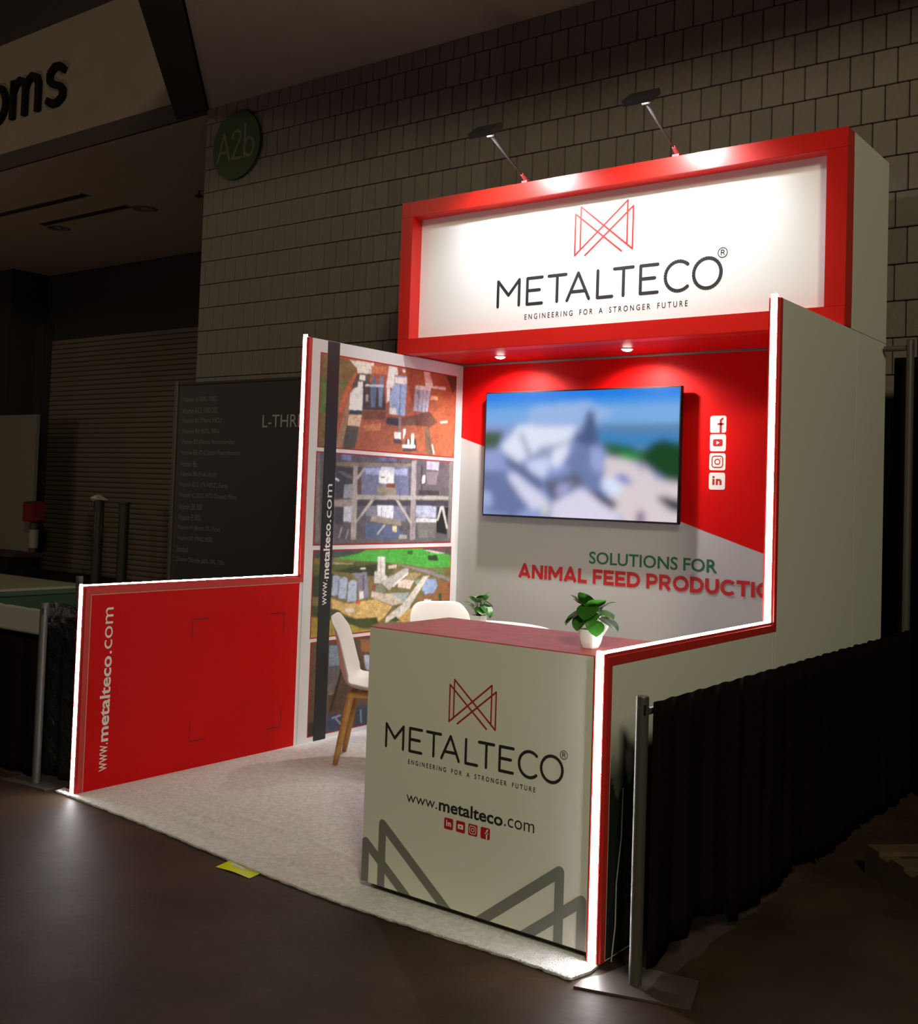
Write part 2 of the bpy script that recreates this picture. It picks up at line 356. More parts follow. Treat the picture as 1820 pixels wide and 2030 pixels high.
# shapes of the four printed photographs and of the screen picture, in thousandths of their sheets
PHOTOS = {
 'A': ((158, 80, 44), [
  ((112,92,48),[-24,976,122,983,218,964,231,866,167,701,133,492,132,308,96,211,73,-1,-12,-12]),
  ((80,112,50),[-3,776,41,724,43,382,-1,320]),
  ((85,110,60),[128,737,178,741,157,653,129,655]),
  ((176,88,46),[221,844,244,841,171,536,126,344,128,490]),
  ((150,115,85),[187,558,125,125,117,-13,167,-6,197,376]),
  ((78,74,70),[243,850,212,721,209,619,192,375,156,-8,240,3,268,259,288,431,336,866]),
  ((205,200,190),[183,982,357,994,336,866,243,850,236,904]),
  ((110,66,44),[287,440,453,463,450,367,290,337]),
  ((195,115,66),[291,272,420,323,416,236,316,211]),
  ((190,105,60),[334,960,442,975,450,886,342,876]),
  ((220,222,228),[258,836,296,838,294,779,256,779]),
  ((214,216,224),[248,758,280,762,282,692,282,439,193,430,197,616,224,678,247,693]),
  ((45,60,75),[196,431,279,438,277,391,197,390]),
  ((205,175,145),[192,375,280,387,271,255,186,254]),
  ((60,54,58),[280,766,428,765,453,473,287,449]),
  ((150,140,135),[306,622,324,626,323,551,305,547]),
  ((72,104,140),[351,851,369,855,378,734,374,495,345,489,335,667]),
  ((95,125,165),[402,864,423,860,426,726,422,505,398,510,393,718]),
  ((195,198,212),[298,737,428,762,429,738,298,716]),
  ((218,215,218),[463,986,525,988,533,908,508,901,506,745,478,739,478,603,457,560,453,733,447,741,459,907]),
  ((140,145,180),[511,894,600,907,600,886,512,871]),
  ((222,218,222),[512,873,600,886,602,812,510,805]),
  ((135,160,207),[507,799,602,809,594,442,528,439,477,526,479,671]),
  ((98,118,165),[550,800,560,802,558,445,548,443]),
  ((218,214,216),[477,511,529,517,528,439,476,439]),
  ((52,52,66),[458,397,548,404,550,307,457,320]),
  ((98,62,46),[573,409,786,529,856,411,790,328,723,347,569,320]),
  ((122,112,122),[547,433,563,436,567,232,552,229]),
  ((60,60,70),[516,156,582,151,577,106,517,103]),
  ((228,225,228),[520,239,570,237,572,159,522,167]),
  ((70,50,45),[610,170,687,182,697,34,588,20]),
  ((228,222,218),[585,274,604,287,605,238,588,157]),
  ((228,222,218),[650,235,670,233,673,110,650,107]),
  ((228,222,218),[623,167,636,164,637,110,621,108]),
  ((222,218,215),[583,98,683,106,684,67,584,59]),
  ((85,62,42),[911,1027,1018,1035,1018,867,973,794]),
  ((225,186,172),[731,1005,778,1012,805,867,744,882]),
  ((226,198,194),[741,872,805,877,809,838,915,853,916,817,752,814]),
  ((215,162,112),[795,718,849,725,854,680,789,671]),
  ((168,168,194),[666,813,792,814,772,516,660,509]),
  ((208,198,208),[666,818,792,824,793,778,664,773]),
  ((120,120,150),[693,770,699,771,694,511,689,510]),
  ((120,120,150),[730,772,735,773,727,512,722,511]),
  ((120,120,150),[761,774,766,775,755,515,750,514]),
  ((108,82,66),[750,321,790,328,832,-20,778,-16]),
  ((218,208,198),[812,134,822,136,841,17,830,15]),
  ((222,205,190),[877,419,939,444,940,419,877,398]),
  ((222,215,212),[566,980,586,981,586,946,567,948]),
 ]),
 'B': ((84, 80, 90), [
  ((100,104,140),[270,892,640,921,648,563,278,544]),
  ((135,145,190),[323,859,634,880,630,790,510,810,425,783,330,793]),
  ((110,110,170),[160,1000,222,999,224,934,162,936]),
  ((100,98,150),[414,998,543,999,544,960,415,955]),
  ((178,184,214),[435,885,533,890,534,841,436,837]),
  ((208,208,218),[424,840,531,846,534,694,421,696]),
  ((70,62,66),[435,774,465,774,465,755,435,755]),
  ((132,120,102),[416,666,550,685,553,568,412,560]),
  ((112,62,32),[479,695,544,700,545,651,477,651]),
  ((58,58,68),[125,858,240,851,247,505,128,500]),
  ((88,92,98),[126,812,170,807,239,757,239,729,205,736]),
  ((225,225,235),[125,734,150,708,148,694,123,715]),
  ((132,138,154),[185,660,246,674,250,514,180,511]),
  ((85,65,60),[270,873,299,871,301,555,278,553]),
  ((128,112,96),[124,908,691,946,692,911,125,863]),
  ((88,78,88),[703,978,972,997,978,580,713,566]),
  ((60,52,60),[737,931,751,932,758,589,745,588]),
  ((165,160,192),[783,986,884,993,880,884,785,885]),
  ((120,108,118),[779,864,881,863,864,707,796,703]),
  ((60,54,58),[724,637,893,637,894,581,726,577]),
  ((218,208,204),[753,811,773,813,775,732,749,709]),
  ((58,56,68),[279,497,993,518,995,445,281,431]),
  ((205,206,228),[418,436,537,440,537,288,424,301]),
  ((150,155,178),[446,427,452,427,454,302,448,302]),
  ((112,116,136),[339,424,418,436,424,301,341,319]),
  ((108,112,140),[537,430,632,433,636,245,541,283]),
  ((76,90,128),[337,243,561,195,659,66,341,40]),
  ((172,168,164),[474,220,487,215,429,100,420,105]),
  ((138,128,118),[382,330,597,264,599,200,372,253]),
  ((198,188,140),[533,200,568,195,569,127,535,132]),
  ((160,150,140),[589,97,646,91,647,41,587,43]),
  ((60,60,75),[124,408,185,410,183,224,128,224]),
  ((172,175,194),[185,419,244,421,245,243,188,252]),
  ((140,140,148),[176,197,184,192,165,68,156,72]),
  ((140,140,148),[218,169,227,164,212,57,204,59]),
  ((152,158,188),[712,446,870,441,870,297,712,305]),
  ((188,188,194),[712,295,880,287,878,246,714,245]),
  ((102,100,98),[727,235,878,235,875,51,738,54]),
  ((28,26,32),[884,431,974,434,968,90,880,122]),
  ((172,170,168),[904,442,925,442,894,266,880,266]),
  ((172,170,168),[914,442,935,443,977,163,963,163]),
  ((92,88,92),[-7,58,1026,42,1027,-16,-6,9]),
  ((152,146,140),[266,553,992,570,993,526,267,499]),
  ((142,132,130),[117,490,256,501,252,421,119,417]),
  ((152,144,144),[242,879,270,882,278,46,241,47]),
  ((142,132,138),[664,983,700,987,712,35,670,36]),
  ((112,112,112),[-7,998,19,1001,36,35,9,35]),
  ((112,110,112),[971,1007,1010,1012,1019,26,976,28]),
  ((164,158,154),[372,501,396,497,279,239,270,253]),
  ((164,158,154),[548,509,572,505,681,245,674,213]),
  ((164,158,154),[317,868,330,855,268,708,263,740]),
 ]),
 'C': ((112, 102, 56), [
  ((65,75,76),[-24,1047,373,1030,294,952,160,920,-21,912]),
  ((62,160,50),[122,903,294,957,385,1024,714,1026,1037,888,1026,732,799,745,667,793,479,838,301,871]),
  ((45,90,40),[650,975,689,973,690,920,651,932]),
  ((40,60,35),[809,902,883,908,898,830,817,836]),
  ((86,70,76),[727,1025,1034,1024,1023,889,828,955]),
  ((185,175,165),[774,974,807,978,952,927,896,921]),
  ((78,88,46),[-20,845,123,844,330,859,510,826,572,779,513,659,393,671,125,756,-16,653]),
  ((165,160,120),[123,859,262,839,262,828,123,842]),
  ((50,60,36),[136,755,252,795,425,822,422,668,276,722]),
  ((45,55,35),[-17,701,125,736,131,451,-12,471]),
  ((132,122,126),[572,811,833,704,1037,562,1038,517,821,661,623,775]),
  ((90,120,60),[846,713,914,730,957,659,875,667]),
  ((200,175,165),[510,794,572,800,567,758,511,758]),
  ((205,203,200),[429,909,484,905,487,609,436,615]),
  ((165,163,165),[450,902,456,902,461,623,455,623]),
  ((192,190,187),[409,730,439,733,504,660,503,566,412,587]),
  ((142,162,192),[126,697,148,709,176,682,164,466,123,472]),
  ((152,170,200),[176,662,203,684,226,657,220,419,167,431]),
  ((157,175,203),[233,617,255,644,289,620,289,379,227,380]),
  ((100,112,140),[163,654,168,653,167,456,161,457]),
  ((122,120,142),[253,724,356,725,378,417,305,397,295,640]),
  ((80,75,95),[328,697,337,696,343,412,334,413]),
  ((230,225,220),[309,780,349,782,347,764,312,764]),
  ((204,204,214),[309,497,338,499,340,412,311,396]),
  ((192,180,162),[397,486,487,444,675,430,633,308,552,289,392,415]),
  ((150,162,166),[524,449,675,435,639,318]),
  ((168,165,163),[454,592,636,753,662,740,663,697,547,530,523,481]),
  ((205,200,196),[534,537,663,703,663,676,553,519]),
  ((122,127,112),[425,549,457,576,498,494,494,434,426,482]),
  ((152,56,50),[398,563,419,560,417,494,396,507]),
  ((154,138,92),[663,687,767,677,710,596,639,615]),
  ((218,194,184),[589,578,639,609,710,586,680,482,584,515]),
  ((125,147,132),[710,586,768,612,731,519]),
  ((132,92,52),[897,588,1038,517,1045,202,843,233,741,356,826,399]),
  ((152,86,32),[933,518,967,514,981,223,939,229]),
  ((50,85,35),[911,388,935,396,939,229,915,233]),
  ((127,152,197),[795,598,883,589,899,489,867,405,800,397,772,460]),
  ((198,164,92),[126,432,238,357,422,385,549,279,499,162,441,90,311,155,129,314]),
  ((198,158,78),[586,115,679,227,789,252,911,223,916,13,587,73]),
  ((198,191,184),[828,639,781,632,633,308,506,151,501,79,605,133,673,228,740,410]),
  ((215,215,225),[794,333,851,319,849,270,792,295]),
  ((215,215,225),[758,193,797,197,798,143,755,150]),
  ((60,70,30),[-10,375,64,354,184,286,202,214,287,169,439,162,453,88,336,49,137,186,-8,250]),
  ((62,74,34),[323,112,368,175,423,93,395,27,336,49]),
  ((55,75,35),[525,95,580,148,619,78]),
  ((152,132,26),[-13,246,137,176,232,129,342,28,527,-9,530,-135,-7,-27]),
  ((205,60,52),[283,375,317,380,318,335,284,350]),
  ((210,205,210),[217,300,273,296,274,251,218,270]),
 ]),
 'D': ((86, 64, 46), [
  ((132,86,46),[321,978,853,886,857,704,338,837]),
  ((122,138,158),[116,953,207,941,185,715,116,724]),
  ((112,92,82),[207,949,238,949,228,816,174,420,139,416,193,750]),
  ((96,92,90),[114,717,185,700,161,417,117,430]),
  ((76,56,36),[117,415,219,422,223,219,143,223]),
  ((150,110,60),[117,422,165,430,165,415,117,408]),
  ((45,32,25),[195,675,220,743,167,348,143,215,130,227]),
  ((40,30,22),[-10,165,59,127,62,-35,-6,-24]),
  ((45,56,88),[117,194,233,178,215,-32,118,-19]),
  ((152,152,166),[149,154,211,164,213,151,152,137]),
  ((152,152,166),[172,132,180,136,218,56,210,50]),
  ((50,62,84),[314,227,871,90,877,-183,311,-37]),
  ((120,150,160),[339,181,348,178,356,23,347,26]),
  ((152,162,192),[353,795,593,748,595,636,385,611,366,647]),
  ((70,50,34),[399,623,861,521,871,90,408,235]),
 ]),
}
TV = [
  ((30,125,228),[-74,1120,1058,1087,1061,860,-69,905]),
  ((70,150,228),[-70,942,1060,941,1063,779,-67,812]),
  ((120,170,226),[-68,868,1061,884,1064,706,-64,690]),
  ((150,180,226),[253,883,550,915,692,832,582,715,225,722]),
  ((90,130,170),[610,732,1038,739,1039,657,612,663]),
  ((62,130,190),[611,672,1039,666,1041,544,614,560]),
  ((140,155,205),[-65,728,582,732,597,-39,-46,-88]),
  ((58,92,72),[-64,681,106,688,71,542,-60,523]),
  ((222,228,246),[187,732,502,717,457,595,315,560,243,470,188,434,90,551]),
  ((150,158,190),[189,668,207,677,274,471,249,453]),
  ((150,160,190),[480,621,481,577,292,453,243,470,315,542]),
  ((222,226,246),[376,525,457,595,454,473,402,384,366,419]),
  ((205,212,242),[237,434,353,472,367,383,332,312,257,363]),
  ((100,115,160),[-3,357,126,360,251,68,178,-8,4,26]),
  ((160,172,216),[-6,182,40,193,55,75,4,54]),
  ((85,98,135),[104,469,168,451,333,268,322,205,125,415]),
  ((212,212,236),[127,324,171,343,360,136,349,74,283,52,212,156]),
  ((110,125,170),[480,647,612,663,649,475,626,201,534,249,441,210,384,111,340,206,338,303,474,368,437,455,493,543]),
  ((150,165,215),[579,560,631,543,650,424,612,338,576,422]),
  ((72,92,132),[557,854,586,827,605,715,613,594,562,560,516,595,486,621,526,681]),
  ((92,98,122),[338,294,416,288,509,361,551,267,454,194,396,121,353,189]),
  ((165,165,205),[417,271,487,273,454,194,395,165]),
  ((42,98,56),[630,594,719,585,828,535,891,593,1040,593,1043,398,862,427,754,459,660,492]),
  ((22,66,34),[880,593,937,618,1041,544,1045,269,942,314,852,411,835,477]),
  ((50,150,70),[720,509,818,493,808,460,727,467]),
  ((216,204,208),[654,483,754,459,863,394,896,313,1045,285,1050,-5,763,-27,695,70,646,321]),
  ((176,160,176),[803,426,824,443,852,378,826,369]),
  ((216,226,250),[635,304,702,315,742,240,704,171,642,236]),
  ((98,118,198),[701,349,751,341,789,292,768,267,713,307]),
  ((218,212,232),[384,111,528,232,592,183,707,53,735,-29,387,-38]),
  ((48,52,82),[569,207,626,210,716,130,701,70,639,125]),
  ((28,32,56),[898,189,939,191,1047,148,1049,60,962,94]),
  ((130,110,140),[809,77,847,79,854,-11,811,-15]),
  ((210,214,190),[336,91,372,102,362,13,326,20]),
]

# ================================================================ THE HALL
YW = 3.584                                   # face of the block wall behind the stands
ZC = 5.126                                   # underside of the lowered ceiling
struct(MB().box(-26, 16, -14, 14, -0.1, 0.0), 'floor', CONC)

wall = struct(MB().box(-3.505, 6.0, YW, YW + 0.25, 0, ZC), 'wall_back', MORTAR)
BW, BH, J = 0.1405, 0.2205, 0.008
blk = MB().bbox(J / 2, BW - J / 2, -0.020, 0.004, J / 2, BH - J / 2, 0.003).mesh('block', BLOCK)
places = []
for r in range(0, 25):
    z = 3.87 + (r - 18) * BH
    if z < 0 or z > ZC: continue
    xo = 2.037 - (0.5 * BW if r % 2 else 0)
    k0 = math.ceil((-3.505 - xo) / BW)
    for k in range(k0, 80):
        x = xo + k * BW
        if x + BW > 6.0: break
        places.append((x, z, (BH if z + BH < ZC else ZC - z)))
def blk_rank(p):
    x, z, h = p
    seen = (z > 3.35 and x < 3.1) or (z > 2.4 and (x < -0.9 or 2.55 < x < 3.1))
    return (0 if seen and h > 0.2 else 1, -x)
places.sort(key=blk_rank)
for x, z, h in places[:300]:
    o = bpy.data.objects.new('block', blk); COL.objects.link(o); o.parent = wall; o.location = (x, YW, z)
rest = MB()
for x, z, h in places[300:]:
    rest.box(x + J / 2, x + BW - J / 2, YW - 0.020, YW, z + J / 2, z + h - J / 2)
# half blocks closing the rows at the corner
for r in range(0, 25):
    z = 3.87 + (r - 18) * BH
    if z < 0 or z > ZC: continue
    xo = 2.037 - (0.5 * BW if r % 2 else 0)
    x = xo + math.ceil((-3.505 - xo) / BW) * BW
    rest.box(-3.505, x - J / 2, YW - 0.020, YW, z + J / 2, min(z + BH, ZC) - J / 2)
ro = build(rest, 'block_courses', BLOCK, wall); ro['kind'] = 'stuff'

# lowered ceiling, cut at 45 degrees, with the dark beam along its edge
struct(MB().prism([(-3.505, YW, ZC), (6.0, YW, ZC), (6.0, 0.9, ZC), (-0.82, 0.9, ZC)], (0, 0, 0.3)), 'ceiling', CEIL)
struct(MB().prism([(-3.53, YW - 0.004, ZC - 0.015), (-0.842, 0.9, ZC - 0.015), (-1.30, 0.9, ZC - 0.015), (-3.985, YW - 0.004, ZC - 0.015)], (0, 0, 0.5)), 'trim_1', BROWN)
# sign fascia over the dock niche, with its dark bottom trim
struct(MB().box(-16, -3.505, YW, YW + 0.12, 5.285, 6.60), 'wall_fascia', PLASTER)
struct(MB().box(-16, -3.505, YW - 0.015, YW + 0.02, 5.094, 5.285), 'trim_2', BROWN)
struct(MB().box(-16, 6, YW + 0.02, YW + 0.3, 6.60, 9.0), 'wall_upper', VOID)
struct(MB().tube([(-8.2, YW - 0.02, 6.6), (-8.2, YW - 0.02, 8.5)], 0.03), 'trim_4', PLASTER)
# dock niche: ceiling, side walls and header over the roller door
struct(MB().box(-16, -3.505, YW + 0.02, 7.75, 5.092, 5.25), 'ceiling_niche', CEIL)
struct(MB().box(-3.505, -3.3, YW + 0.25, 7.75, 0, 5.09), 'wall_right', PLASTER)
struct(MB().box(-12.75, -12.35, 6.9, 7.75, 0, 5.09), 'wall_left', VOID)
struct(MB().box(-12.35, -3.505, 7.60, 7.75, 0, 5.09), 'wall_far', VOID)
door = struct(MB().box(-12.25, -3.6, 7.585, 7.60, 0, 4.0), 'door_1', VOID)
SL = 0.08
slat = MB().prism([(0, 0, 0.004), (0, -0.012, 0.012), (0, -0.018, 0.04), (0, -0.012, 0.068), (0, 0, 0.076)], (8.64, 0, 0)).mesh('slat', SHUT)
for k in range(49):
    o = bpy.data.objects.new('slat', slat); COL.objects.link(o); o.parent = door; o.location = (-12.245, 7.585, 0.02 + k * SL)
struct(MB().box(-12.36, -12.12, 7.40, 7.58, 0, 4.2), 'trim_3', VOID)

# letters of the wall sign, upper fascia
def letters3d(lines, wd, O, depth):
    mb = MB()
    for L in lines:
        pts = [Vector((O[0] + x, O[1], O[2] + z)) for x, z in L]
        for i in range(len(pts) - 1):
            a, b = pts[i], pts[i + 1]; d = (b - a); n = Vector((-d.z, 0, d.x)).normalized() * wd / 2
            e = d.normalized() * wd * 0.12
            mb.prism([a - n - e, b - n + e, b + n + e, a + n - e], (0, -depth - 0.0004 * (i % 5), 0))
    return mb
sg = thing('restrooms_sign_lettering', (-6.4, YW, 5.62), 'raised dark sign letters on the tan fascia over the dock niche', 'sign')
ST = mat('sign_letter_dark', (0.006, 0.004, 0.0035, 1), 0.8, spec=0.1)
sO = lambda x: (x, YW, 5.66)
sc = 0.45
build(letters3d([[(0.30, 0.36), (0.22, 0.42), (0.12, 0.43), (0.03, 0.37), (0.03, 0.29), (0.10, 0.235), (0.22, 0.20), (0.29, 0.14), (0.28, 0.06), (0.18, 0.015), (0.08, 0.02), (0.0, 0.07)]], 0.075, sO(-6.21), 0.05), 'letter', ST, sg)
build(letters3d([[(0.04, 0), (0.04, 0.43)], [(0.04, 0.30), (0.10, 0.39), (0.18, 0.42), (0.25, 0.39), (0.29, 0.32), (0.29, 0)], [(0.29, 0.30), (0.35, 0.39), (0.43, 0.42), (0.51, 0.39), (0.55, 0.32), (0.55, 0)]], 0.075, sO(-6.95), 0.05), 'letter', ST, sg)
build(letters3d([arc(0.21, 0.215, 0.19, 0.205, 0, 360, 22)], 0.075, sO(-7.46), 0.05), 'letter', ST, sg)

# round hall marker
mk = thing('hall_marker_disc', (-3.047, YW - 0.03, 4.697), 'round green hall marker disc reading A2b, high on the block wall', 'sign')
GREEN = mat('green_sign', (0.030, 0.060, 0.012, 1), 0.7)
build(MB().prism([(-3.047 + 0.32 * math.cos(6.2832 * i / 40), YW - 0.021, 4.697 + 0.32 * math.sin(6.2832 * i / 40)) for i in range(40)], (0, -0.03, 0)), 'disc', GREEN, mk)
t = MB()
O = (-3.047 - 0.245, YW - 0.0525, 4.697 - 0.13)
stroke(t, [[(0.0, 0), (0.08, 0.25), (0.165, 0.0)], [(0.03, 0.08), (0.137, 0.08)],
           [(0.20, 0.20)] + arc(0.255, 0.205, 0.055, 0.055, 170, -30, 10) + [(0.20, 0.0), (0.32, 0.0)],
           [(0.365, 0.30), (0.365, 0.0)], arc(0.425, 0.085, 0.062, 0.085, 0, 360, 22)], 0.026, O, (1, 0, 0), (0, 0, 1))
build(t, 'lettering', mat('sign_letter_pale', (0.15, 0.14, 0.10, 1), 0.6), mk)

# niche ceiling fittings
def dl(x, y, label):
    d = thing('recessed_downlight', (x, y, 5.092), label, 'ceiling light', 'unlit downlights in the niche ceiling')
    build(MB().grid(lambda a, b: (x + (0.15 - 0.03 * b) * math.cos(6.2832 * a), y + (0.15 - 0.03 * b) * math.sin(6.2832 * a), 5.09 - 0.012 * math.sin(3.1416 * b)), 28, 4), 'rim', CHROME, d)
    build(MB().grid(lambda a, b: (x + 0.12 * (1 - 0.6 * b) * math.cos(6.2832 * a), y + 0.12 * (1 - 0.6 * b) * math.sin(6.2832 * a), 5.0885 + 0.002 * b), 28, 3), 'reflector', CHROME, d)
dl(-9.03, 5.58, 'round unlit downlight in the niche ceiling, farther from the green hall marker')
dl(-7.04, 5.53, 'round unlit downlight in the niche ceiling, nearer the green hall marker')
SLOT = mat('slot_dark', (0.012, 0.009, 0.008, 1), 0.9)
for y, x1, lb in ((4.71, -7.12, 'dark linear air slot in the niche ceiling, nearer the sign fascia'), (5.33, -7.12, 'dark linear air slot in the niche ceiling, beside the downlights')):
    s_ = thing('air_slot', (-9.0, y, 5.092), lb, 'air vent', 'linear air slots')
    build(MB().box(-10.6 if y < 5 else -9.05, x1, y - 0.07, y + 0.07, 5.083, 5.092), 'frame', PLASTER, s_)
    build(MB().box(-10.58 if y < 5 else -9.03, x1 - 0.02, y - 0.045, y + 0.045, 5.079, 5.084), 'gap', SLOT, s_)
sp = thing('fire_sprinkler', (-5.73, 5.34, 5.092), 'small dark fire sprinkler head in the niche ceiling', 'sprinkler')
build(MB().tube([(-5.73, 5.34, 5.092), (-5.73, 5.34, 5.0)], 0.012), 'stem', BROWN, sp)
build(MB().tube([(-5.73, 5.34, 5.03), (-5.73, 5.34, 5.018)], 0.05), 'deflector', BROWN, sp)

# ================================================================ THE STAND
W, D, YB, H, HT = 2.88, 3.04, 1.474, 1.0035, 2.44
T2 = 0.025                                   # half the side wall thickness
ZF = 0.010                                   # carpet surface
YH, ZH = 2.358, 3.46                         # header front plane, header top
X, Y, Z = (1, 0, 0), (0, 1, 0), (0, 0, 1)

# carpet
ca = thing('booth_carpet', (1.4, 1.4, 0), 'pale grey looped carpet covering the stand floor, frayed front edge', 'carpet')
fe = [(-0.10, -0.028), (0.3, -0.05), (0.7, -0.075), (1.1, -0.112), (1.5, -0.15), (1.9, -0.17), (2.2, -0.165), (2.5, -0.15), (2.75, -0.145), (2.885, -0.15)]
front = []
for i in range(len(fe) - 1):
    for k in range(12):
        a = k / 12; front.append((fe[i][0] + (fe[i + 1][0] - fe[i][0]) * a, fe[i][1] + (fe[i + 1][1] - fe[i][1]) * a + random.uniform(-0.004, 0.004)))
front.append(fe[-1])
build(MB().prism([(x, y, 0.001) for x, y in front] + [(2.906, -0.06, 0.001), (2.90, -0.002, 0.001), (2.85, 0.0, 0.001), (2.85, 3.0, 0.001), (-0.03, 3.0, 0.001), (-0.03, 0.02, 0.001), (-0.12, 0.03, 0.001)], (0, 0, ZF - 0.001)), 'base_cloth', CARPET, ca)
for (xa, ya, xb, yb_, hh, ww) in ((0.18, 0.09, 1.85, 0.01, 0.013, 0.04), (0.75, 0.32, 1.84, 0.20, 0.011, 0.045), (0.45, 0.22, 1.1, 0.15, 0.009, 0.035)):
    def fold(u, v):
        t_ = math.sin(math.pi * u) ** 0.4; s_ = (v - 0.5) * 2
        px_ = xa + (xb - xa) * u; py_ = ya + (yb_ - ya) * u + 0.012 * math.sin(9 * u + hh * 900) + s_ * ww
        return (px_, py_, ZF - 0.0015 + (hh + 0.0015) * t_ * (0.5 + 0.5 * math.cos(math.pi * s_)) )
    build(MB().grid(fold, 60, 8), 'carpet_fold', CARPET, ca, smooth=True)
pv, pf = [], []
def fy(x):
    for i in range(len(fe) - 1):
        if x <= fe[i + 1][0]: return fe[i][1] + (fe[i + 1][1] - fe[i][1]) * (x - fe[i][0]) / (fe[i + 1][0] - fe[i][0])
    return fe[-1][1]
def blade(x, y, hgt):
    a = random.uniform(0, 6.283); l = random.uniform(0.001, 0.0035); wd = random.uniform(0.0012, 0.0022); b = a + 1.57
    k = len(pv)
    pv.extend([(x - wd * math.cos(b), y - wd * math.sin(b), ZF - 0.002), (x + wd * math.cos(b), y + wd * math.sin(b), ZF - 0.002), (x + l * math.cos(a), y + l * math.sin(a), ZF + hgt)])
    pf.append((k, k + 1, k + 2))
for _ in range(52000):
    x = random.uniform(-0.1, 2.9); y = -0.18 + 2.0 * random.random() ** 1.4
    if y < fy(x) or (x > 1.90 and 0.03 < y < 0.5) or (x > 1.95 and y > 0.5) or x < 0.03 and y > 0.0: continue
    blade(x, y, random.uniform(0.001, 0.0045))
for _ in range(5000):
    x = random.uniform(-0.1, 2.895); blade(x, fy(x) + random.uniform(-0.006, 0.004), random.uniform(-0.003, 0.004))
pm = MB(); pm.v, pm.f = pv, pf
po = build(pm, 'carpet_pile', CARPET, ca); po['kind'] = 'stuff'

# side walls -----------------------------------------------------------------
def dome(w_, d_, n=8):
    return [(-w_ / 2, 0)] + [(-w_ / 2 * math.cos(math.pi * i / n) , -d_ * (0.45 + 0.55 * math.sin(math.pi * i / n))) for i in range(n + 1)] + [(w_ / 2, 0)]
def edge_parts(root, xc):
    """red edge profile with two raised lips, the light strip lying between them"""
    p = MB(); e = T2 + 0.0012; f = 0.03; lp = 0.011
    p.box(xc - e, xc + e, 0, f, ZF, H)
    p.box(xc - e, xc + e, f, YB + f, H - f, H)
    p.box(xc - e, xc + e, YB, YB + f, H, HT)
    for s in (-1, 1):  # lips added to keep the strip's light off the surfaces beside it
        a_, b_ = sorted((xc + s * 0.0142, xc + s * 0.0185))
        p.box(a_, b_, -lp, 0, ZF, H + lp).box(a_, b_, 0, YB - lp, H, H + lp).box(a_, b_, YB - lp, YB, H, HT)
    build(p, 'edge_profile', REDP, root, label='red edge profile')
    c = dome(0.027, 0.016)
    l = MB()
    l.prism([(xc + x, y, ZF + 0.004) for x, y in c], (0, 0, H + 0.014 - ZF))
    l.prism([(xc + x, -0.010, H - y) for x, y in c], (0, YB + 0.010, 0))
    l.prism([(xc + x, YB + y, H + 0.01) for x, y in c], (0, 0, HT - H + 0.004))
    build(l, 'led_strip', LED, root, label='glowing white light strip')

lw = thing('display_side_wall', (0, 1.5, 0), 'stand side wall with red low panel and white photo panel, edged in light', 'display wall')
edge_parts(lw, 0)
build(MB().box(-T2, T2, 0.03, YB, ZF, H - 0.03), 'low_panel', RED, lw, label='red low panel')
hp = build(MB().box(-T2, T2, YB + 0.03, 3.085, ZF, HT), 'tall_panel', INNER, lw)
build(MB().box(-T2, T2 - 0.004, YB, YB + 0.03, ZF, H - 0.03), 'joint_filler', INNER, lw)
# thin groove beside the profile
build(MB().box(T2, T2 + 0.0012, 0.0312, 0.0345, ZF, H - 0.031).box(T2, T2 + 0.0012, 0.0312, YB, H - 0.0345, H - 0.031), 'groove_line', mat('pale_groove', (0.55, 0.35, 0.25, 1), 0.4), lw)
xs = T2 + 0.0012
for s_, z0, z1, y0, y1, b in (('www.', 0.095, 0.232, 0.1215, 0.167, 0.0), ('metalteco', 0.240, 0.662, 0.108, 0.168, 0.022), ('.com', 0.672, 0.903, 0.121, 0.166, 0.0)):
    build(text(MB(), s_, (xs, y1, z0), Z, (0, -1, 0), z1 - z0, y1 - y0, b), 'web_address', WPRINT, lw, label='white web address reading upward')
for (a, b, sx, sz) in ((0.675, 0.806, 1, -1), (1.356, 0.800, -1, -1), (0.685, 0.155, 1, 1), (1.36, 0.140, -1, 1)):
    build(stroke(MB(), [[(a + sx * 0.11, b), (a, b), (a, b + sz * 0.11)]], 0.006, (xs, 0, 0), Y, Z, n=6), 'corner_mark', DREDP, lw)
rects = {'A': (1.585, 2.955, 1.79, 2.355), 'B': (1.58, 2.95, 1.195, 1.753), 'C': (1.585, 2.96, 0.635, 1.155), 'D': (1.593, 2.96, 0.046, 0.60)}
plabels = {'A': 'aerial photo of white silos on orange soil', 'B': 'photo of grey machinery hall', 'C': 'aerial photo of farm mill below green hill', 'D': 'photo of brown and blue machine room'}
for i, (k, (y0, y1, z0, z1)) in enumerate(rects.items()):
    build(MB().box(T2, T2 + 0.001, y0 - 0.007, y1 + 0.007, z0 - 0.007, z1 + 0.007), 'photo_border', RPRINT, lw)
    img = paint(PHOTOS[k][0], PHOTOS[k][1], 330, 138, blur=1, grain=0.085, gain=1.4, seed=i)
    sheet('photo_print', (T2 + 0.0016, y0, z0), Y, Z, y1 - y0, z1 - z0, img, PHOTO, lw)['label'] = plabels[k]
bd = build(MB().box(T2, T2 + 0.0028, 1.640, 1.745, ZF, HT - 0.002), 'black_band', BLACKP, lw, label='vertical black band')
xs2 = T2 + 0.0034
for s_, z0, z1, y0, y1, b in (('www.', 0.825, 0.978, 1.6715, 1.710, 0.0), ('metalteco', 0.986, 1.322, 1.665, 1.722, 0.022), ('.com', 1.330, 1.563, 1.683, 1.7225, 0.0)):
    build(text(MB(), s_, (xs2, y1, z0), Z, (0, -1, 0), z1 - z0, y1 - y0, b), 'web_address', WPRINT, bd)

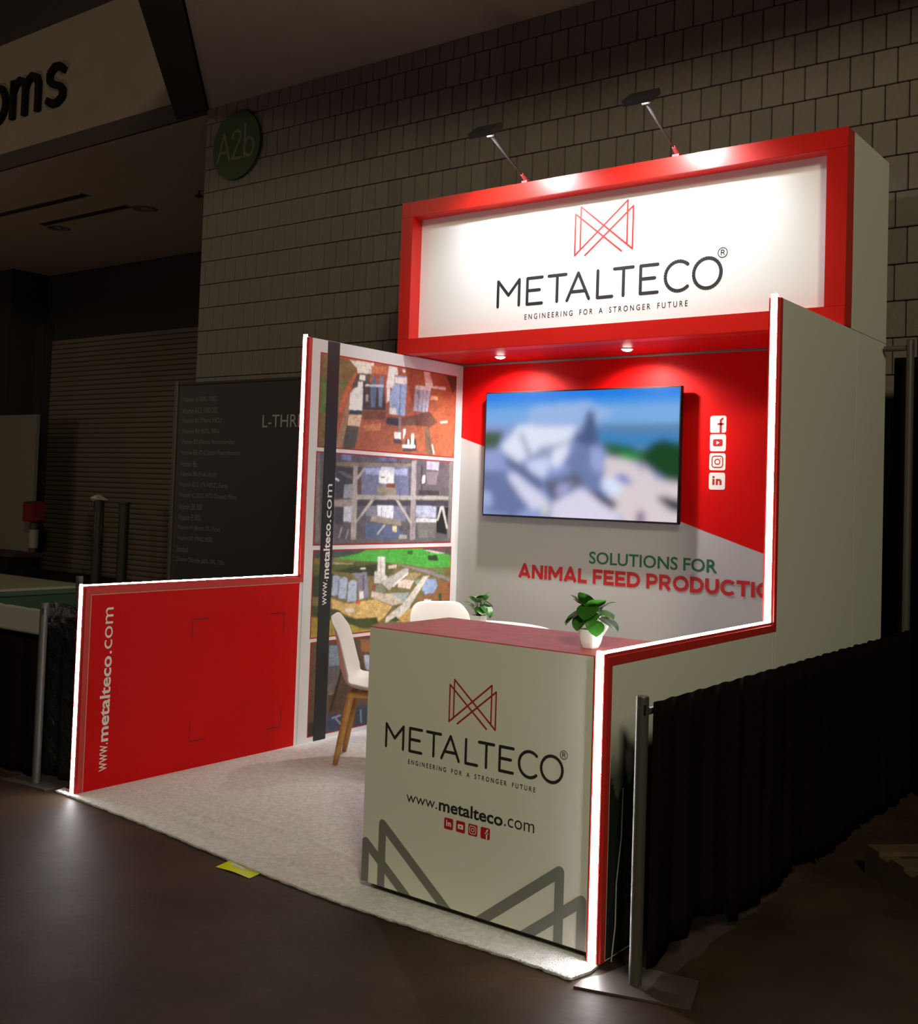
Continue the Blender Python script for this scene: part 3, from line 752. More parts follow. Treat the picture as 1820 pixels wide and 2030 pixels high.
rw = thing('display_side_wall', (W, 1.5, 0), 'stand side wall showing its plain pale outer face, edged in light', 'display wall')
edge_parts(rw, W)
build(MB().box(W - T2, W + T2, 0.03, YB - 0.0015, ZF, H - 0.031), 'low_panel', WHITE, rw)
build(MB().box(W - T2, W + T2, YB + 0.0, 1.503, ZF, H - 0.031).box(W - T2, W + T2, 1.5045, 2.570, ZF, HT), 'tall_panel', WHITE, rw)
build(MB().box(W - T2, W + T2, 2.5715, 3.085, ZF, HT), 'tall_panel', WHITE, rw)
# misty forest print low on the outer face
nu, nv = 180, 100
img = np.zeros((nv + 1, nu + 1, 3)); rng = np.random.default_rng(3)
tops = np.zeros(nu + 1) ; tops2 = np.zeros(nu + 1)
for k in range(70):
    c = rng.uniform(0, nu); h_ = rng.uniform(0.46, 0.62); wdt = rng.uniform(2, 5)
    tops = np.maximum(tops, h_ - np.abs(np.arange(nu + 1) - c) / wdt * 0.05)
    h2 = rng.uniform(0.58, 0.68); c = rng.uniform(0, nu)
    tops2 = np.maximum(tops2, h2 - np.abs(np.arange(nu + 1) - c) / (wdt * 2.5) * 0.05)
for j in range(nv + 1):
    z = 0.014 + 0.955 * j / nv
    g = min(1, max(0, (z - 0.60) / 0.20))
    base = np.array([0.10, 0.105, 0.095]) * (1 - g) + np.array([0.78, 0.76, 0.72]) * g
    img[j, :] = base
    img[j, tops2 > z] = base * 0.8
    img[j, tops > z] = np.array([0.012, 0.016, 0.015]) * (0.6 + 0.8 * rng.random((int((tops > z).sum()), 1)))
sheet('forest_print', (W + T2 + 0.0008, 0.034, 0.014), Y, Z, YB - 0.04, 0.955, img, mat('forest_sheet', (1, 1, 1, 1), 0.5, attr='print'), rw)['label'] = 'misty dark forest print'

# back wall -----------------------------------------------------------------
bw = thing('display_back_wall', (1.44, D, 0), 'stand back wall, red above a slanting line and warm grey below', 'display wall')
build(MB().box(T2, W - T2, D, 3.085, ZF, HT), 'panel', GREYP, bw)
zr = lambda x: 1.941 - 0.3105 * x
build(MB().prism([(T2, D, zr(T2)), (W - T2, D, zr(W - T2)), (W - T2, D, HT - 0.002), (T2, D, HT - 0.002)], (0, -0.001, 0)), 'red_field', RED, bw, label='red upper field')
yf = D - 0.0016
for s_, a, b in (('SOLUTIONS', 1.090, 1.711), ('FOR', 1.748, 1.966)):
    build(text(MB(), s_, (a, yf, 1.108), X, Z, b - a, 0.080, 0.015), 'slogan_word', GPRINT, bw, label='dark green slogan word')
BOLD = {  # heavy capitals as square-ended strokes in a unit-high box: width, polylines of stroke centres
    'A': (0.98, [[(0.11, 0), (0.49, 0.98), (0.87, 0)], [(0.24, 0.27), (0.74, 0.27)]]), 'N': (0.86, [[(0.11, 0), (0.11, 1)], [(0.13, 0.96), (0.73, 0.04)], [(0.75, 0), (0.75, 1)]]),
    'I': (0.24, [[(0.12, 0), (0.12, 1)]]), 'M': (1.06, [[(0.11, 0), (0.11, 1)], [(0.13, 0.95), (0.53, 0.30), (0.93, 0.95)], [(0.95, 0), (0.95, 1)]]),
    'L': (0.66, [[(0.11, 1), (0.11, 0.0)], [(0.0, 0.10), (0.64, 0.10)]]), 'F': (0.66, [[(0.11, 1), (0.11, 0)], [(0.0, 0.90), (0.66, 0.90)], [(0.11, 0.48), (0.60, 0.48)]]),
    'E': (0.70, [[(0.11, 1), (0.11, 0)], [(0.0, 0.90), (0.68, 0.90)], [(0.11, 0.50), (0.62, 0.50)], [(0.0, 0.10), (0.70, 0.10)]]),
    'D': (0.88, [[(0.11, 1), (0.11, 0)], [(0.0, 0.90), (0.38, 0.90)] + arc(0.38, 0.5, 0.39, 0.40, 88, -88, 14) + [(0.0, 0.10)]]),
    'P': (0.78, [[(0.11, 1), (0.11, 0)], [(0.0, 0.90), (0.42, 0.90)] + arc(0.42, 0.65, 0.25, 0.25, 88, -88, 10) + [(0.1, 0.40)]]),
    'R': (0.82, [[(0.11, 1), (0.11, 0)], [(0.0, 0.90), (0.42, 0.90)] + arc(0.42, 0.66, 0.25, 0.24, 88, -88, 10) + [(0.1, 0.42)], [(0.38, 0.42), (0.70, 0.0)]]),
    'O': (1.04, [arc(0.52, 0.5, 0.41, 0.41, 0, 360, 28)]), 'U': (0.86, [[(0.11, 1), (0.11, 0.42)] + arc(0.43, 0.42, 0.32, 0.32, 180, 360, 14) + [(0.75, 1)]]),
    'C': (0.92, [arc(0.52, 0.5, 0.41, 0.41, 42, 318, 22)]), 'T': (0.80, [[(0.0, 0.90), (0.80, 0.90)], [(0.40, 0.9), (0.40, 0)]])}
def heavy(mb, s_, O, wid, hei):
    tot = sum(BOLD[c][0] for c in s_) + 0.07 * (len(s_) - 1); k = wid / tot; x = 0.0; L = []
    for c in s_:
        L += [[((x + px_) * k / hei, py_) for px_, py_ in l] for l in BOLD[c][1]]; x += BOLD[c][0] + 0.07
    stroke(mb, L, 0.245, O, (hei, 0, 0), (0, 0, hei), n=0)
    D_ = [[(q_[0] - 0.001, q_[1]), (q_[0] + 0.001, q_[1])] for l in L if len(l) == 3 for q_ in l[1:-1]]
    stroke(mb, D_, 0.235, (O[0], O[1] - 0.0009, O[2]), (hei, 0, 0), (0, 0, hei), n=8)
    return mb
for s_, a, b in (('ANIMAL', 0.5445, 1.079), ('FEED', 1.120, 1.461), ('PRODUCTION', 1.5015, 2.415)):
    build(heavy(MB(), s_, (a, yf, 0.982), b - a, 0.091), 'slogan_word', RPRINT, bw, label='bold red slogan word')
def icon(parent, kind, xc, zc, y, s, ink, paper):
    r = s / 2
    def P(q): return [(xc + a * r, y, zc + b * r) for a, b in q]
    o = build(MB().poly(P(rrect(-1, -1, 1, 1, 0.26))), 'media_icon', paper, parent)
    y2 = y - 0.0004
    m = MB()
    def P2(q): return [(xc + a * r, y2, zc + b * r) for a, b in q]
    if kind == 'f':
        m.poly(P2([(0.18, -1), (0.46, -1), (0.46, 0.58), (0.18, 0.58)]))
        m.poly(P2([(-0.1, -0.10), (0.66, -0.10), (0.70, 0.12), (-0.1, 0.12)]))
        stroke(m, [arc(0.62, 0.36, 0.29, 0.30, 180, 90, 8)], 0.26, (xc, y2, zc), (r, 0, 0), (0, 0, r), n=0)
    elif kind == 'play':
        m.poly(P2(rrect(-0.60, -0.42, 0.60, 0.42, 0.2)))
    elif kind == 'cam':
        q = rrect(-0.66, -0.66, 0.66, 0.66, 0.3); stroke(m, [q + [q[0]]], 0.13, (xc, y2, zc), (r, 0, 0), (0, 0, r), n=0)
        stroke(m, [arc(0, 0, 0.31, 0.31, 0, 360, 20)], 0.13, (xc, y2, zc), (r, 0, 0), (0, 0, r), n=0)
        m.poly(P2(arc(0.37, 0.37, 0.07, 0.07, 0, 350, 8)))
    else:
        m.poly(P2([(-0.56, -0.46), (-0.30, -0.46), (-0.30, 0.26), (-0.56, 0.26)]))
        m.poly(P2(arc(-0.43, 0.47, 0.15, 0.15, 0, 345, 10)))
        m.poly(P2([(-0.13, -0.46), (0.13, -0.46), (0.13, 0.26), (-0.13, 0.26)]))
        m.poly(P2([(0.32, -0.46), (0.58, -0.46), (0.58, 0.05), (0.32, 0.05)]))
        stroke(m, [arc(0.23, 0.0, 0.225, 0.16, 0, 150, 8)], 0.25, (xc, y2, zc), (r, 0, 0), (0, 0, r), n=0)
    build(m, 'icon_mark', ink, o)
    if kind == 'play':
        y3 = y - 0.0008
        build(MB().poly([(xc + a * r, y3, zc + b * r) for a, b in [(-0.18, -0.22), (0.24, 0), (-0.18, 0.22)]]), 'icon_mark', paper, o)
for kind, z in (('f', 2.004), ('play', 1.892), ('cam', 1.777), ('in', 1.660)):
    icon(bw, kind, 1.952, z, yf, 0.103, RPRINT, WPRINT)

# header -----------------------------------------------------------------
hd = thing('header_sign', (1.44, 2.7, HT), 'boxed red header sign with lit white face over the stand', 'sign')
x0, x1 = -T2, W + T2
for n, bx in (('frame_rail', (x0, x1, YH, 2.47, 3.357, ZH)), ('frame_rail', (x0, x1, YH, 2.47, HT + 0.004, 2.545))):
    build(MB().bbox(*bx, 0.002), n, REDH, hd)
for bx in ((x0, 0.07, YH, 2.47, 2.545, 3.357), (2.80, x1, YH, 2.47, 2.545, 3.357)):
    build(MB().box(*bx), 'frame_stile', REDH, hd)
build(MB().box(0.07, 2.80, 2.459, 2.469, 2.545, 3.357), 'sign_face', SIGNW, hd, label='white lit sign face')
build(MB().box(x0, x0 + 0.02, 2.472, 3.085, HT + 0.004, ZH), 'side_panel', WHITE, hd)
build(MB().box(x1 - 0.02, x1, 2.472, 3.085, HT + 0.004, ZH), 'side_panel', WHITE, hd)
build(MB().box(x0 + 0.02, x1 - 0.02, 3.065, 3.085, HT + 0.004, ZH), 'back_panel', WHITE, hd)
build(MB().box(x0 + 0.02, x1 - 0.02, 2.478, 3.035, HT + 0.012, HT + 0.03), 'soffit_panel', RED, hd, label='red soffit panel')
build(MB().box(x0 + 0.02, x1 - 0.02, 2.472, 3.065, ZH - 0.02, ZH - 0.002), 'top_panel', WHITE, hd)

LB = [('M', 0.698, 0.878), ('E', 0.918, 1.046), ('T', 1.073, 1.216), ('A', 1.206, 1.377), ('L', 1.415, 1.532), ('T', 1.525, 1.668), ('E', 1.697, 1.825), ('C', 1.853, 1.999), ('O', 2.026, 2.208)]
def wordmark(parent, O, s, m):
    """METALTECO in round-ended strokes, one part for each letter; O is the lower left corner, s the size against the header's."""
    w_ = 0.0200; hw = w_ / 2; ch = 0.181
    for c, a, b in LB:
        a = a - 0.698 + hw; b = b - 0.698 - hw; t = ch - hw; m_ = (a + b) / 2; z = hw
        if c == 'M': L = [[(a, z), (a, t), (m_, 0.078), (b, t), (b, z)]]
        elif c == 'E': L = [[(b, t), (a, t), (a, z), (b, z)], [(a, ch * 0.52), (b - 0.018, ch * 0.52)]]
        elif c == 'T': L = [[(a, t), (b, t)], [(m_, t), (m_, z)]]
        elif c == 'A': L = [[(a, z), (m_, t), (b, z)], [(a + (m_ - a) * 0.33, 0.06), (b - (b - m_) * 0.33, 0.06)]]
        elif c == 'L': L = [[(a, t), (a, z), (b, z)]]
        elif c == 'C': L = [arc(a + 0.082, ch / 2, 0.082, ch / 2 - hw + 0.004, 48, 312, 26)]
        else: L = [arc(m_, ch / 2, (b - a) / 2, ch / 2 - hw + 0.004, 0, 360, 36)]
        build(stroke(MB(), L, w_, O, (s, 0, 0), (0, 0, s)), 'name_letter', m, parent)
def registered(mb, O, s):
    rc = (1.507, 0.196)
    stroke(mb, [arc(rc[0], rc[1], 0.027, 0.027, 0, 360, 24), [(rc[0] - 0.009, rc[1] - 0.014), (rc[0] - 0.009, rc[1] + 0.014), (rc[0] + 0.004, rc[1] + 0.014), (rc[0] + 0.010, rc[1] + 0.007), (rc[0] + 0.004, rc[1]), (rc[0] - 0.008, rc[1])], [(rc[0] + 0.002, rc[1]), (rc[0] + 0.011, rc[1] - 0.014)]], 0.0048, O, (s, 0, 0), (0, 0, s), n=6)
    return mb
def emblem(mb, O, s):
    L = [[(-0.194, 0.258), (-0.194, 0.005), (0.157, 0.297), (0.157, 0.040)], [(-0.194, 0.258), (0.122, 0.0)],
         [(0.194, 0.258), (0.194, 0.005), (-0.157, 0.297), (-0.157, 0.040)], [(0.194, 0.258), (-0.122, 0.0)]]
    return stroke(mb, L, 0.0115, O, (s, 0, 0), (0, 0, s), n=8)
yl = 2.4578
wordmark(hd, (0.698, yl, 2.712), 1.0, DARK)
build(registered(MB(), (0.698, yl, 2.712), 1.0), 'registered_mark', DARK, hd)
build(emblem(MB(), (1.455, yl, 2.986), 1.0), 'emblem', LOGOR, hd, label='red line emblem')
def spaced(s_, O, wid, hei, bold, m, parent):
    text_parts('tagline_word', ' '.join(s_).replace('   ', '    '), O, X, Z, wid, hei, bold, m, parent, gap=0.75)
spaced('ENGINEERING FOR A STRONGER FUTURE', (0.914, yl, 2.626), 1.09, 0.034, 0.008, DARK, hd)

# arm spotlights on the header
LAMPB = mat('dark_lamp_metal', (0.03, 0.026, 0.027, 1), 0.7, spec=0.2)
ARM = mat('grey_arm_metal', (0.022, 0.019, 0.019, 1), 0.6)
def arm_lamp(x, label):
    a = thing('arm_spotlight', (x, 2.40, ZH), label, 'spotlight', 'arm spotlights on the header')
    build(MB().box(x - 0.02, x + 0.02, 2.36, 2.44, ZH, ZH + 0.012).tube([(x, 2.40, ZH + 0.01), (x, 2.33, ZH + 0.045)], [0.016, 0.010]), 'bracket', mat('red_bracket', (0.35, 0.05, 0.05, 1), 0.5), a)
    build(MB().tube([(x, 2.345, ZH + 0.038), (x, 2.17, ZH + 0.108), (x, 1.99, ZH + 0.19)], [0.0055, 0.0065, 0.009]), 'arm', ARM, a)
    c = Vector((x, 1.93, ZH + 0.205)); d = (Vector((x, 2.459, 2.92)) - c).normalized(); e = Vector((1, 0, 0)); f = d.cross(e)
    q = lambda u, v, n: c + e * u + f * v + d * n
    def slab(u0, u1, v0, v1, n0, n1): return MB().prism([q(u0, v0, n0), q(u1, v0, n0), q(u1, v1, n0), q(u0, v1, n0)], d * (n1 - n0))
    hdm = slab(-0.085, 0.085, -0.06, 0.06, -0.012, 0.0)
    for u0, u1, v0, v1 in ((-0.085, -0.080, -0.06, 0.06), (0.080, 0.085, -0.06, 0.06), (-0.080, 0.080, -0.06, -0.055), (-0.080, 0.080, 0.055, 0.06)):
        k = slab(u0, u1, v0, v1, 0.0, 0.022); hdm.add(k.v, k.f)
    h_ = build(hdm, 'lamp_head', LAMPB, a)
    k = slab(-0.076, 0.076, -0.051, 0.051, 0.004, 0.006); build(k, 'lens', LAMP, h_)
    build(MB().tube([(x - 0.02, 1.985, ZH + 0.19), (x + 0.02, 1.985, ZH + 0.19)], 0.012), 'hinge', LAMPB, a)
    l = bpy.data.lights.new('spot_glow', 'SPOT'); l.energy = 66; l.spot_size = math.radians(125); l.spot_blend = 0.9; l.color = (0.94, 0.97, 1.0); l.shadow_soft_size = 0.03
    lo = bpy.data.objects.new('spot_glow', l); COL.objects.link(lo)
    lo.parent = a; p = c + d * 0.04
    lo.location = p - Vector((x, 2.40, ZH)); lo.rotation_euler = d.to_track_quat('-Z', 'Y').to_euler()
arm_lamp(0.945, 'slim arm spotlight on the header, nearer the green hall marker')
arm_lamp(1.955, 'slim arm spotlight on the header, nearer its far pale end')

# soffit downlights
def soffit_light(x, label):
    y, z = 2.752, HT + 0.012
    a = thing('soffit_downlight', (x, y, z), label, 'downlight', 'lit downlights in the red soffit')
    build(MB().grid(lambda u, v: (x + (0.042 - 0.010 * v) * math.cos(6.2832 * u), y + (0.042 - 0.010 * v) * math.sin(6.2832 * u), z - 0.0005 - 0.006 * math.sin(3.1416 * v)), 24, 4), 'rim', CHROME, a)
    build(MB().grid(lambda u, v: (x + 0.032 * math.cos(1.5708 * v) * math.cos(6.2832 * u), y + 0.032 * math.cos(1.5708 * v) * math.sin(6.2832 * u), z - 0.003 - 0.014 * math.sin(1.5708 * v)), 24, 5), 'lens', LAMP, a, smooth=True)
    l = bpy.data.lights.new('downlight_glow', 'SPOT'); l.energy = 105; l.spot_size = math.radians(145); l.spot_blend = 0.9; l.color = (1.0, 0.93, 0.86); l.shadow_soft_size = 0.03
    lo = bpy.data.objects.new('downlight_glow', l); COL.objects.link(lo); lo.parent = a; lo.location = (0, 0, -0.024); lo.rotation_euler = (math.radians(14), 0, 0)
soffit_light(0.538, 'bright recessed downlight in the red soffit, nearer the photo wall')
soffit_light(1.476, 'bright recessed downlight in the red soffit, above the television corner')

# television
tv = thing('television', (1.013, 3.0, 1.39), 'large wall television showing a blurred plant scene', 'television')
tx0, tx1, tz0, tz1 = 0.282, 1.745, 1.388, 2.239
build(MB().bbox(tx0, tx1, 2.962, 2.995, tz0, tz1, 0.004), 'casing', BLACK, tv)
build(MB().box(0.8, 1.22, 2.995, 3.038, 1.55, 2.05), 'wall_mount', BLACK, tv)
img = paint((140, 155, 205), TV, 150, 88, blur=6, grain=0.006, gain=1.0)
sheet('screen', (tx0 + 0.011, 2.9612, tz0 + 0.013), X, Z, tx1 - tx0 - 0.022, tz1 - tz0 - 0.024, img, SCREEN, tv)['label'] = 'lit blurred screen picture'

# counter -----------------------------------------------------------------
ct = thing('reception_counter', (2.36, 0.26, ZF), 'pale reception counter with red top and printed company name', 'counter')
cx0, cx1 = 1.868, 2.8525
build(MB().box(cx0, cx1, 0.0, 0.018, 0.036, H - 0.004), 'front_panel', WHITE, ct)
build(MB().box(cx0, cx0 + 0.018, 0.018, 0.505, 0.036, H - 0.004), 'side_panel', WHITE, ct)
build(MB().box(cx0 + 0.03, cx1, 0.03, 0.48, ZF + 0.0062, 0.036), 'plinth', BLACK, ct)
build(MB().box(cx0 + 0.018, cx1, 0.487, 0.505, 0.036, H - 0.004), 'back_panel', WHITE, ct)
build(MB().box(cx0, cx1, 0.001, 0.508, H - 0.004, H), 'counter_top', REDTOP, ct, label='red top with pale sheen in its colour')
yc = -0.0012
box = (cx0, cx1, 0.037, 0.99)
for L in ([[(1.966, 0), (1.966, 0.268), (2.315, 0.0)], [(1.885, 0), (1.885, 0.185), (2.13, 0.0)]], [[(2.745, 0), (2.745, 0.272), (2.39, 0.0)], [(2.832, 0), (2.832, 0.196), (2.578, 0.0)]]):
    build(stroke(MB(), L, 0.036, (0, yc, 0), X, Z, n=14, box=box), 'emblem_pattern', GREYM, ct, label='large grey emblem lines')
wordmark(ct, (1.963, yc, 0.557), 0.521, DARK)
build(registered(MB(), (1.963, yc, 0.557), 0.521), 'registered_mark', DARK, ct)
build(emblem(MB(), (2.364, yc, 0.696), 0.525), 'emblem', LOGOR, ct, label='red line emblem')
spaced('ENGINEERING FOR A STRONGER FUTURE', (2.0785, yc, 0.514), 0.561, 0.0172, 0.012, DARK, ct)
for s_, a, b, z0, z1, bd_ in (('www.', 2.077, 2.2215, 0.3745, 0.400, -0.004), ('metalteco', 2.229, 2.5095, 0.3715, 0.416, 0.022), ('.com', 2.5165, 2.6398, 0.3757, 0.4065, -0.004)):
    build(text(MB(), s_, (a, yc, z0), X, Z, b - a, z1 - z0, bd_), 'web_address', DARK, ct)
for kind, x in (('in', 2.2758), ('play', 2.3295), ('cam', 2.3835), ('f', 2.4375)):
    icon(ct, kind, x, 0.3335, yc, 0.040, WPRINT, RPRINT)

# ================================================================ FURNITURE
def catmull(P, t):
    n = len(P) - 1; x = min(t * n, n - 1e-6); i = int(x); f = x - i
    p0, p1, p2, p3 = P[max(i - 1, 0)], P[i], P[i + 1], P[min(i + 2, n)]
    return [0.5 * (2 * b + (c - a) * f + (2 * a - 5 * b + 4 * c - d) * f * f + (3 * b - a - 3 * c + d) * f ** 3) for a, b, c, d in zip(p0, p1, p2, p3)]
PROF = [(0.225, 0.430, 0.185, 0.000), (0.17, 0.443, 0.215, 0.012), (0.06, 0.432, 0.230, 0.028), (-0.06, 0.426, 0.232, 0.042), (-0.15, 0.448, 0.228, 0.055), (-0.195, 0.520, 0.218, 0.06), (-0.215, 0.62, 0.212, 0.05), (-0.235, 0.73, 0.205, 0.035), (-0.262, 0.825, 0.178, 0.015)]
def shell_pt(u, v):
    f, z, hw, curl = catmull(PROF, v); s = u * 2 - 1
    q = abs(s) ** 2.6
    up_ = max(0.0, min(1.0, (v - 0.42) / 0.2))
    top = max(0.0, (v - 0.9) / 0.1)
    return (f + curl * q * up_, hw * s * (1 - 0.0 * q), z + curl * q * (1 - up_) - 0.035 * top * abs(s) ** 4 + 0.012 * top * (abs(s) < 0.9) * s * s)
def make_chair():
    r = thing('shell_chair', (0, 0, 0), 'white shell chair', 'chair', 'white shell chairs around the table')
    sh = build(MB().grid(shell_pt, 16, 32), 'seat_shell', SHELL, r, smooth=True)
    m = sh.modifiers.new('thick', 'SOLIDIFY'); m.thickness = 0.012; m.offset = -1
    m = sh.modifiers.new('smooth', 'SUBSURF'); m.levels = 1; m.render_levels = 1
    fr = MB()
    fr.bbox(-0.15, 0.15, -0.125, -0.095, 0.375, 0.412, 0.004).bbox(-0.15, 0.15, 0.095, 0.125, 0.375, 0.412, 0.004)
    fr.bbox(-0.145, -0.11, -0.095, 0.095, 0.375, 0.412, 0.004).bbox(0.11, 0.145, -0.095, 0.095, 0.375, 0.412, 0.004)
    build(fr, 'seat_frame', WOOD, r)
    for a in (-1, 1):
        for b in (-1, 1):
            top = Vector((a * 0.135, b * 0.112, 0.408)); ft = Vector((a * 0.205, b * 0.165, ZF + 0.0062))
            build(MB().tube([top, top.lerp(ft, 0.25), top.lerp(ft, 0.7), ft], [0.020, 0.021, 0.018, 0.014], 12), 'leg', WOOD, r, smooth=True)
    return r
c1 = make_chair()
chairs = [(0.600, 1.552, (0.83, 0.55), 'white shell chair seen in profile beside the counter, wooden legs showing'),
          (0.470, 2.385, (0.80, -0.55), 'white shell chair at the table, broad backrest before the photo wall'),
          (1.270, 2.405, (-0.74, -0.67), 'white shell chair mostly hidden behind the plant on the counter')]
for i, (x, y, (dx, dy), lb) in enumerate(chairs):
    o = c1 if i == 0 else copy_tree(c1)
    o.location = (x, y, 0); o.rotation_euler = (0, 0, math.atan2(dy, dx)); o['label'] = lb

tb = thing('round_table', (0.93, 2.06, 0), 'round white table behind the counter carrying a small plant', 'table')
build(MB().prism([(0.93 + 0.42 * math.cos(6.2832 * i / 64), 2.06 + 0.42 * math.sin(6.2832 * i / 64), 0.732) for i in range(64)], (0, 0, 0.018)), 'table_top', SHELL, tb)
for a in (45, 135, 225, 315):
    ca_, sa = math.cos(math.radians(a)), math.sin(math.radians(a))
    build(MB().tube([(0.93 + 0.1 * ca_, 2.06 + 0.1 * sa, 0.732), (0.93 + 0.20 * ca_, 2.06 + 0.20 * sa, ZF + 0.0062)], [0.02, 0.014]), 'leg', WOOD, tb)

# potted plants
def leaf_mesh():
    mb = MB()
    def fn(u, v):
        s = u * 2 - 1; l = v
        wd = 0.50 * max(0.0, math.sin(math.pi * min(1.0, 0.03 + 0.97 * l) ** 0.80)) ** 0.55
        return (s * wd, l, -0.16 * l * l + 0.18 * abs(s) * wd + 0.015 * math.cos(9 * l) * abs(s))
    mb.grid(fn, 6, 8)
    return mb.mesh('leaf', LEAF, True)
LM = leaf_mesh()
def superell(x, y, hw, z, n=32):
    p = []
    for i in range(n):
        a = 6.2832 * (i + 0.5) / n + math.pi / 4; c, s = math.cos(a), math.sin(a); k = (abs(c) ** 5 + abs(s) ** 5) ** (-1 / 5)
        p.append((x + hw * k * c, y + hw * k * s, z))
    return p
def plant(x, y, z, rot, leaves, s, label):
    r = thing('potted_plant', (x, y, z), label, 'plant', 'small potted plants')
    rings = [(0.020, 0), (0.0235, 0.003), (0.030, 0.020), (0.0345, 0.042), (0.036, 0.066), (0.0325, 0.066), (0.031, 0.056)]
    pm_ = MB()
    for hw, h_ in rings: pm_.v += superell(x, y, hw * s, z + h_ * s)
    for k in range(len(rings) - 1):
        for i in range(32):
            pm_.f.append((k * 32 + i, k * 32 + (i + 1) % 32, (k + 1) * 32 + (i + 1) % 32, (k + 1) * 32 + i))
    pm_.f.append(tuple(range(32))[::-1])
    pot = build(pm_, 'pot', POT, r)
    build(MB().poly(superell(x, y, 0.031 * s, z + 0.058 * s)), 'soil', SOIL, r)
    for (az, rad, hgt, size, tilt) in leaves:
        a = math.radians(az) + rot
        tip = Vector((math.cos(a) * rad * s, math.sin(a) * rad * s, hgt * s))
        base = Vector((math.cos(a) * 0.006, math.sin(a) * 0.006, 0.056 * s))
        mid = base.lerp(tip, 0.55) + Vector((-math.cos(a), -math.sin(a), 0)) * 0.008 * s
        o0 = Vector((x, y, z))
        build(MB().tube([o0 + base, o0 + mid, o0 + tip], [0.0022 * s, 0.0018 * s, 0.0012 * s], 6), 'stem', STEM, r)
        lo = bpy.data.objects.new('leaf', LM); COL.objects.link(lo); lo.parent = r
        d = Vector((math.cos(a), math.sin(a), math.tan(math.radians(tilt)))).normalized()
        side = Vector((-math.sin(a), math.cos(a), 0)); nrm = side.cross(d) * -1
        mx = Matrix((side * -1, d, (side * -1).cross(d))).transposed().to_4x4()
        lo.matrix_local = Matrix.Translation(tip - d * size * s * 0.25) @ mx @ Matrix.Scale(size * s * 1.1, 4)
L1 = [(250, 0.022, 0.150, 0.070, 62), (200, 0.030, 0.148, 0.066, 48), (165, 0.034, 0.150, 0.056, 30), (275, 0.034, 0.142, 0.070, -28), (315, 0.030, 0.150, 0.064, 40), (215, 0.050, 0.118, 0.068, -34), (190, 0.048, 0.108, 0.064, -20), (250, 0.048, 0.108, 0.060, -48),
      (15, 0.036, 0.142, 0.062, 35), (345, 0.046, 0.128, 0.060, -15), (55, 0.046, 0.112, 0.060, 10), (305, 0.046, 0.088, 0.060, -38), (350, 0.052, 0.102, 0.074, -22), (100, 0.04, 0.128, 0.058, 25), (285, 0.040, 0.120, 0.056, -40), (130, 0.03, 0.145, 0.055, 45)]
plant(2.752, 0.150, H + 0.0005, 0.15, L1, 1.0, 'green leafy plant in a white square pot on the red counter')
plant(0.925, 2.05, 0.7505, 2.0, [(a + 15, r_, h_ * 0.98, s_, t_) for a, r_, h_, s_, t_ in L1], 1.12, 'small leafy potted plant on the white table, behind the counter')

# ================================================================ ROUND THE STAND
# yellow tag taped to the floor at the carpet edge
yt = thing('floor_label', (1.37, -0.17, 0), 'bright yellow label taped to the floor at the carpet edge', 'label')
YEL = mat('fluorescent_yellow', (0.62, 0.80, 0.01, 1), 0.25)
q = lambda a, b: (1.279 + a * 0.195 - b * 0.006, -0.212 + b * 0.082 + a * 0.002, 0.0)
def yz(a, b): p = q(a, b); return (p[0], p[1], 0.002 + 0.004 * math.sin(3.0 * a + 1.5 * b) ** 2)
build(MB().grid(yz, 16, 6), 'film', YEL, yt, smooth=True)
build(MB().grid(lambda a, b: (lambda p: (p[0], p[1], p[2] + 0.0012))(yz(0.18 + 0.42 * a, 0.58 + 0.25 * b)), 8, 3), 'paper_slip', mat('paper', (0.6, 0.58, 0.55, 1), 0.4), yt)

# pipe and drape
def upright(x, y, h, label, plate=None, r=0.0205):
    u_ = thing('drape_upright', (x, y, 0), label, 'drape pole', 'pipe uprights of the drape rails')
    zb = 0.008 if plate else 0.001
    p = build(MB().tube([(x, y, zb), (x, y, h - 0.004), (x, y, h)], [r, r, r * 0.9], 20), 'pole', PIPE, u_, smooth=False)
    build(MB().box(x + 0.004 + r * 0.55, x + 0.009 + r * 0.55, y - r * 0.93, y - r * 0.70, h - 0.055, h - 0.025), 'slot', BLACK, p)
    if plate:
        build(MB().prism(plate, (0, 0, 0.0065)), 'base_plate', mat('steel_plate', (0.075, 0.06, 0.052, 1), 0.45, metal=0.2), u_)
    return u_
e1 = Vector((0.342, 0.108, 0)); n1 = Vector((-0.095, 0.301, 0)) * 0.92; p0 = Vector((2.918, -0.188, 0.0010))
upright(3.056, -0.045, 0.905, 'short grey drape pole on a steel plate beside the counter', [p0, p0 + e1, p0 + e1 + n1 * 0.7, (2.97, 0.08, 0.001), (2.945, -0.05, 0.001), (2.912, -0.13, 0.001)])
upright(3.052, 3.02, 2.45, 'tall grey drape pole behind the stand, beside the pale outer wall')
upright(-0.305, -0.01, 0.905, 'short grey drape pole next to the red low panel', [(-0.48, -0.09, 0.001), (-0.15, -0.06, 0.001), (-0.16, 0.16, 0.001), (-0.49, 0.13, 0.001)])
upright(-0.80, 0.53, 0.985, 'short pale drape pole end peeping over the lit ledge')

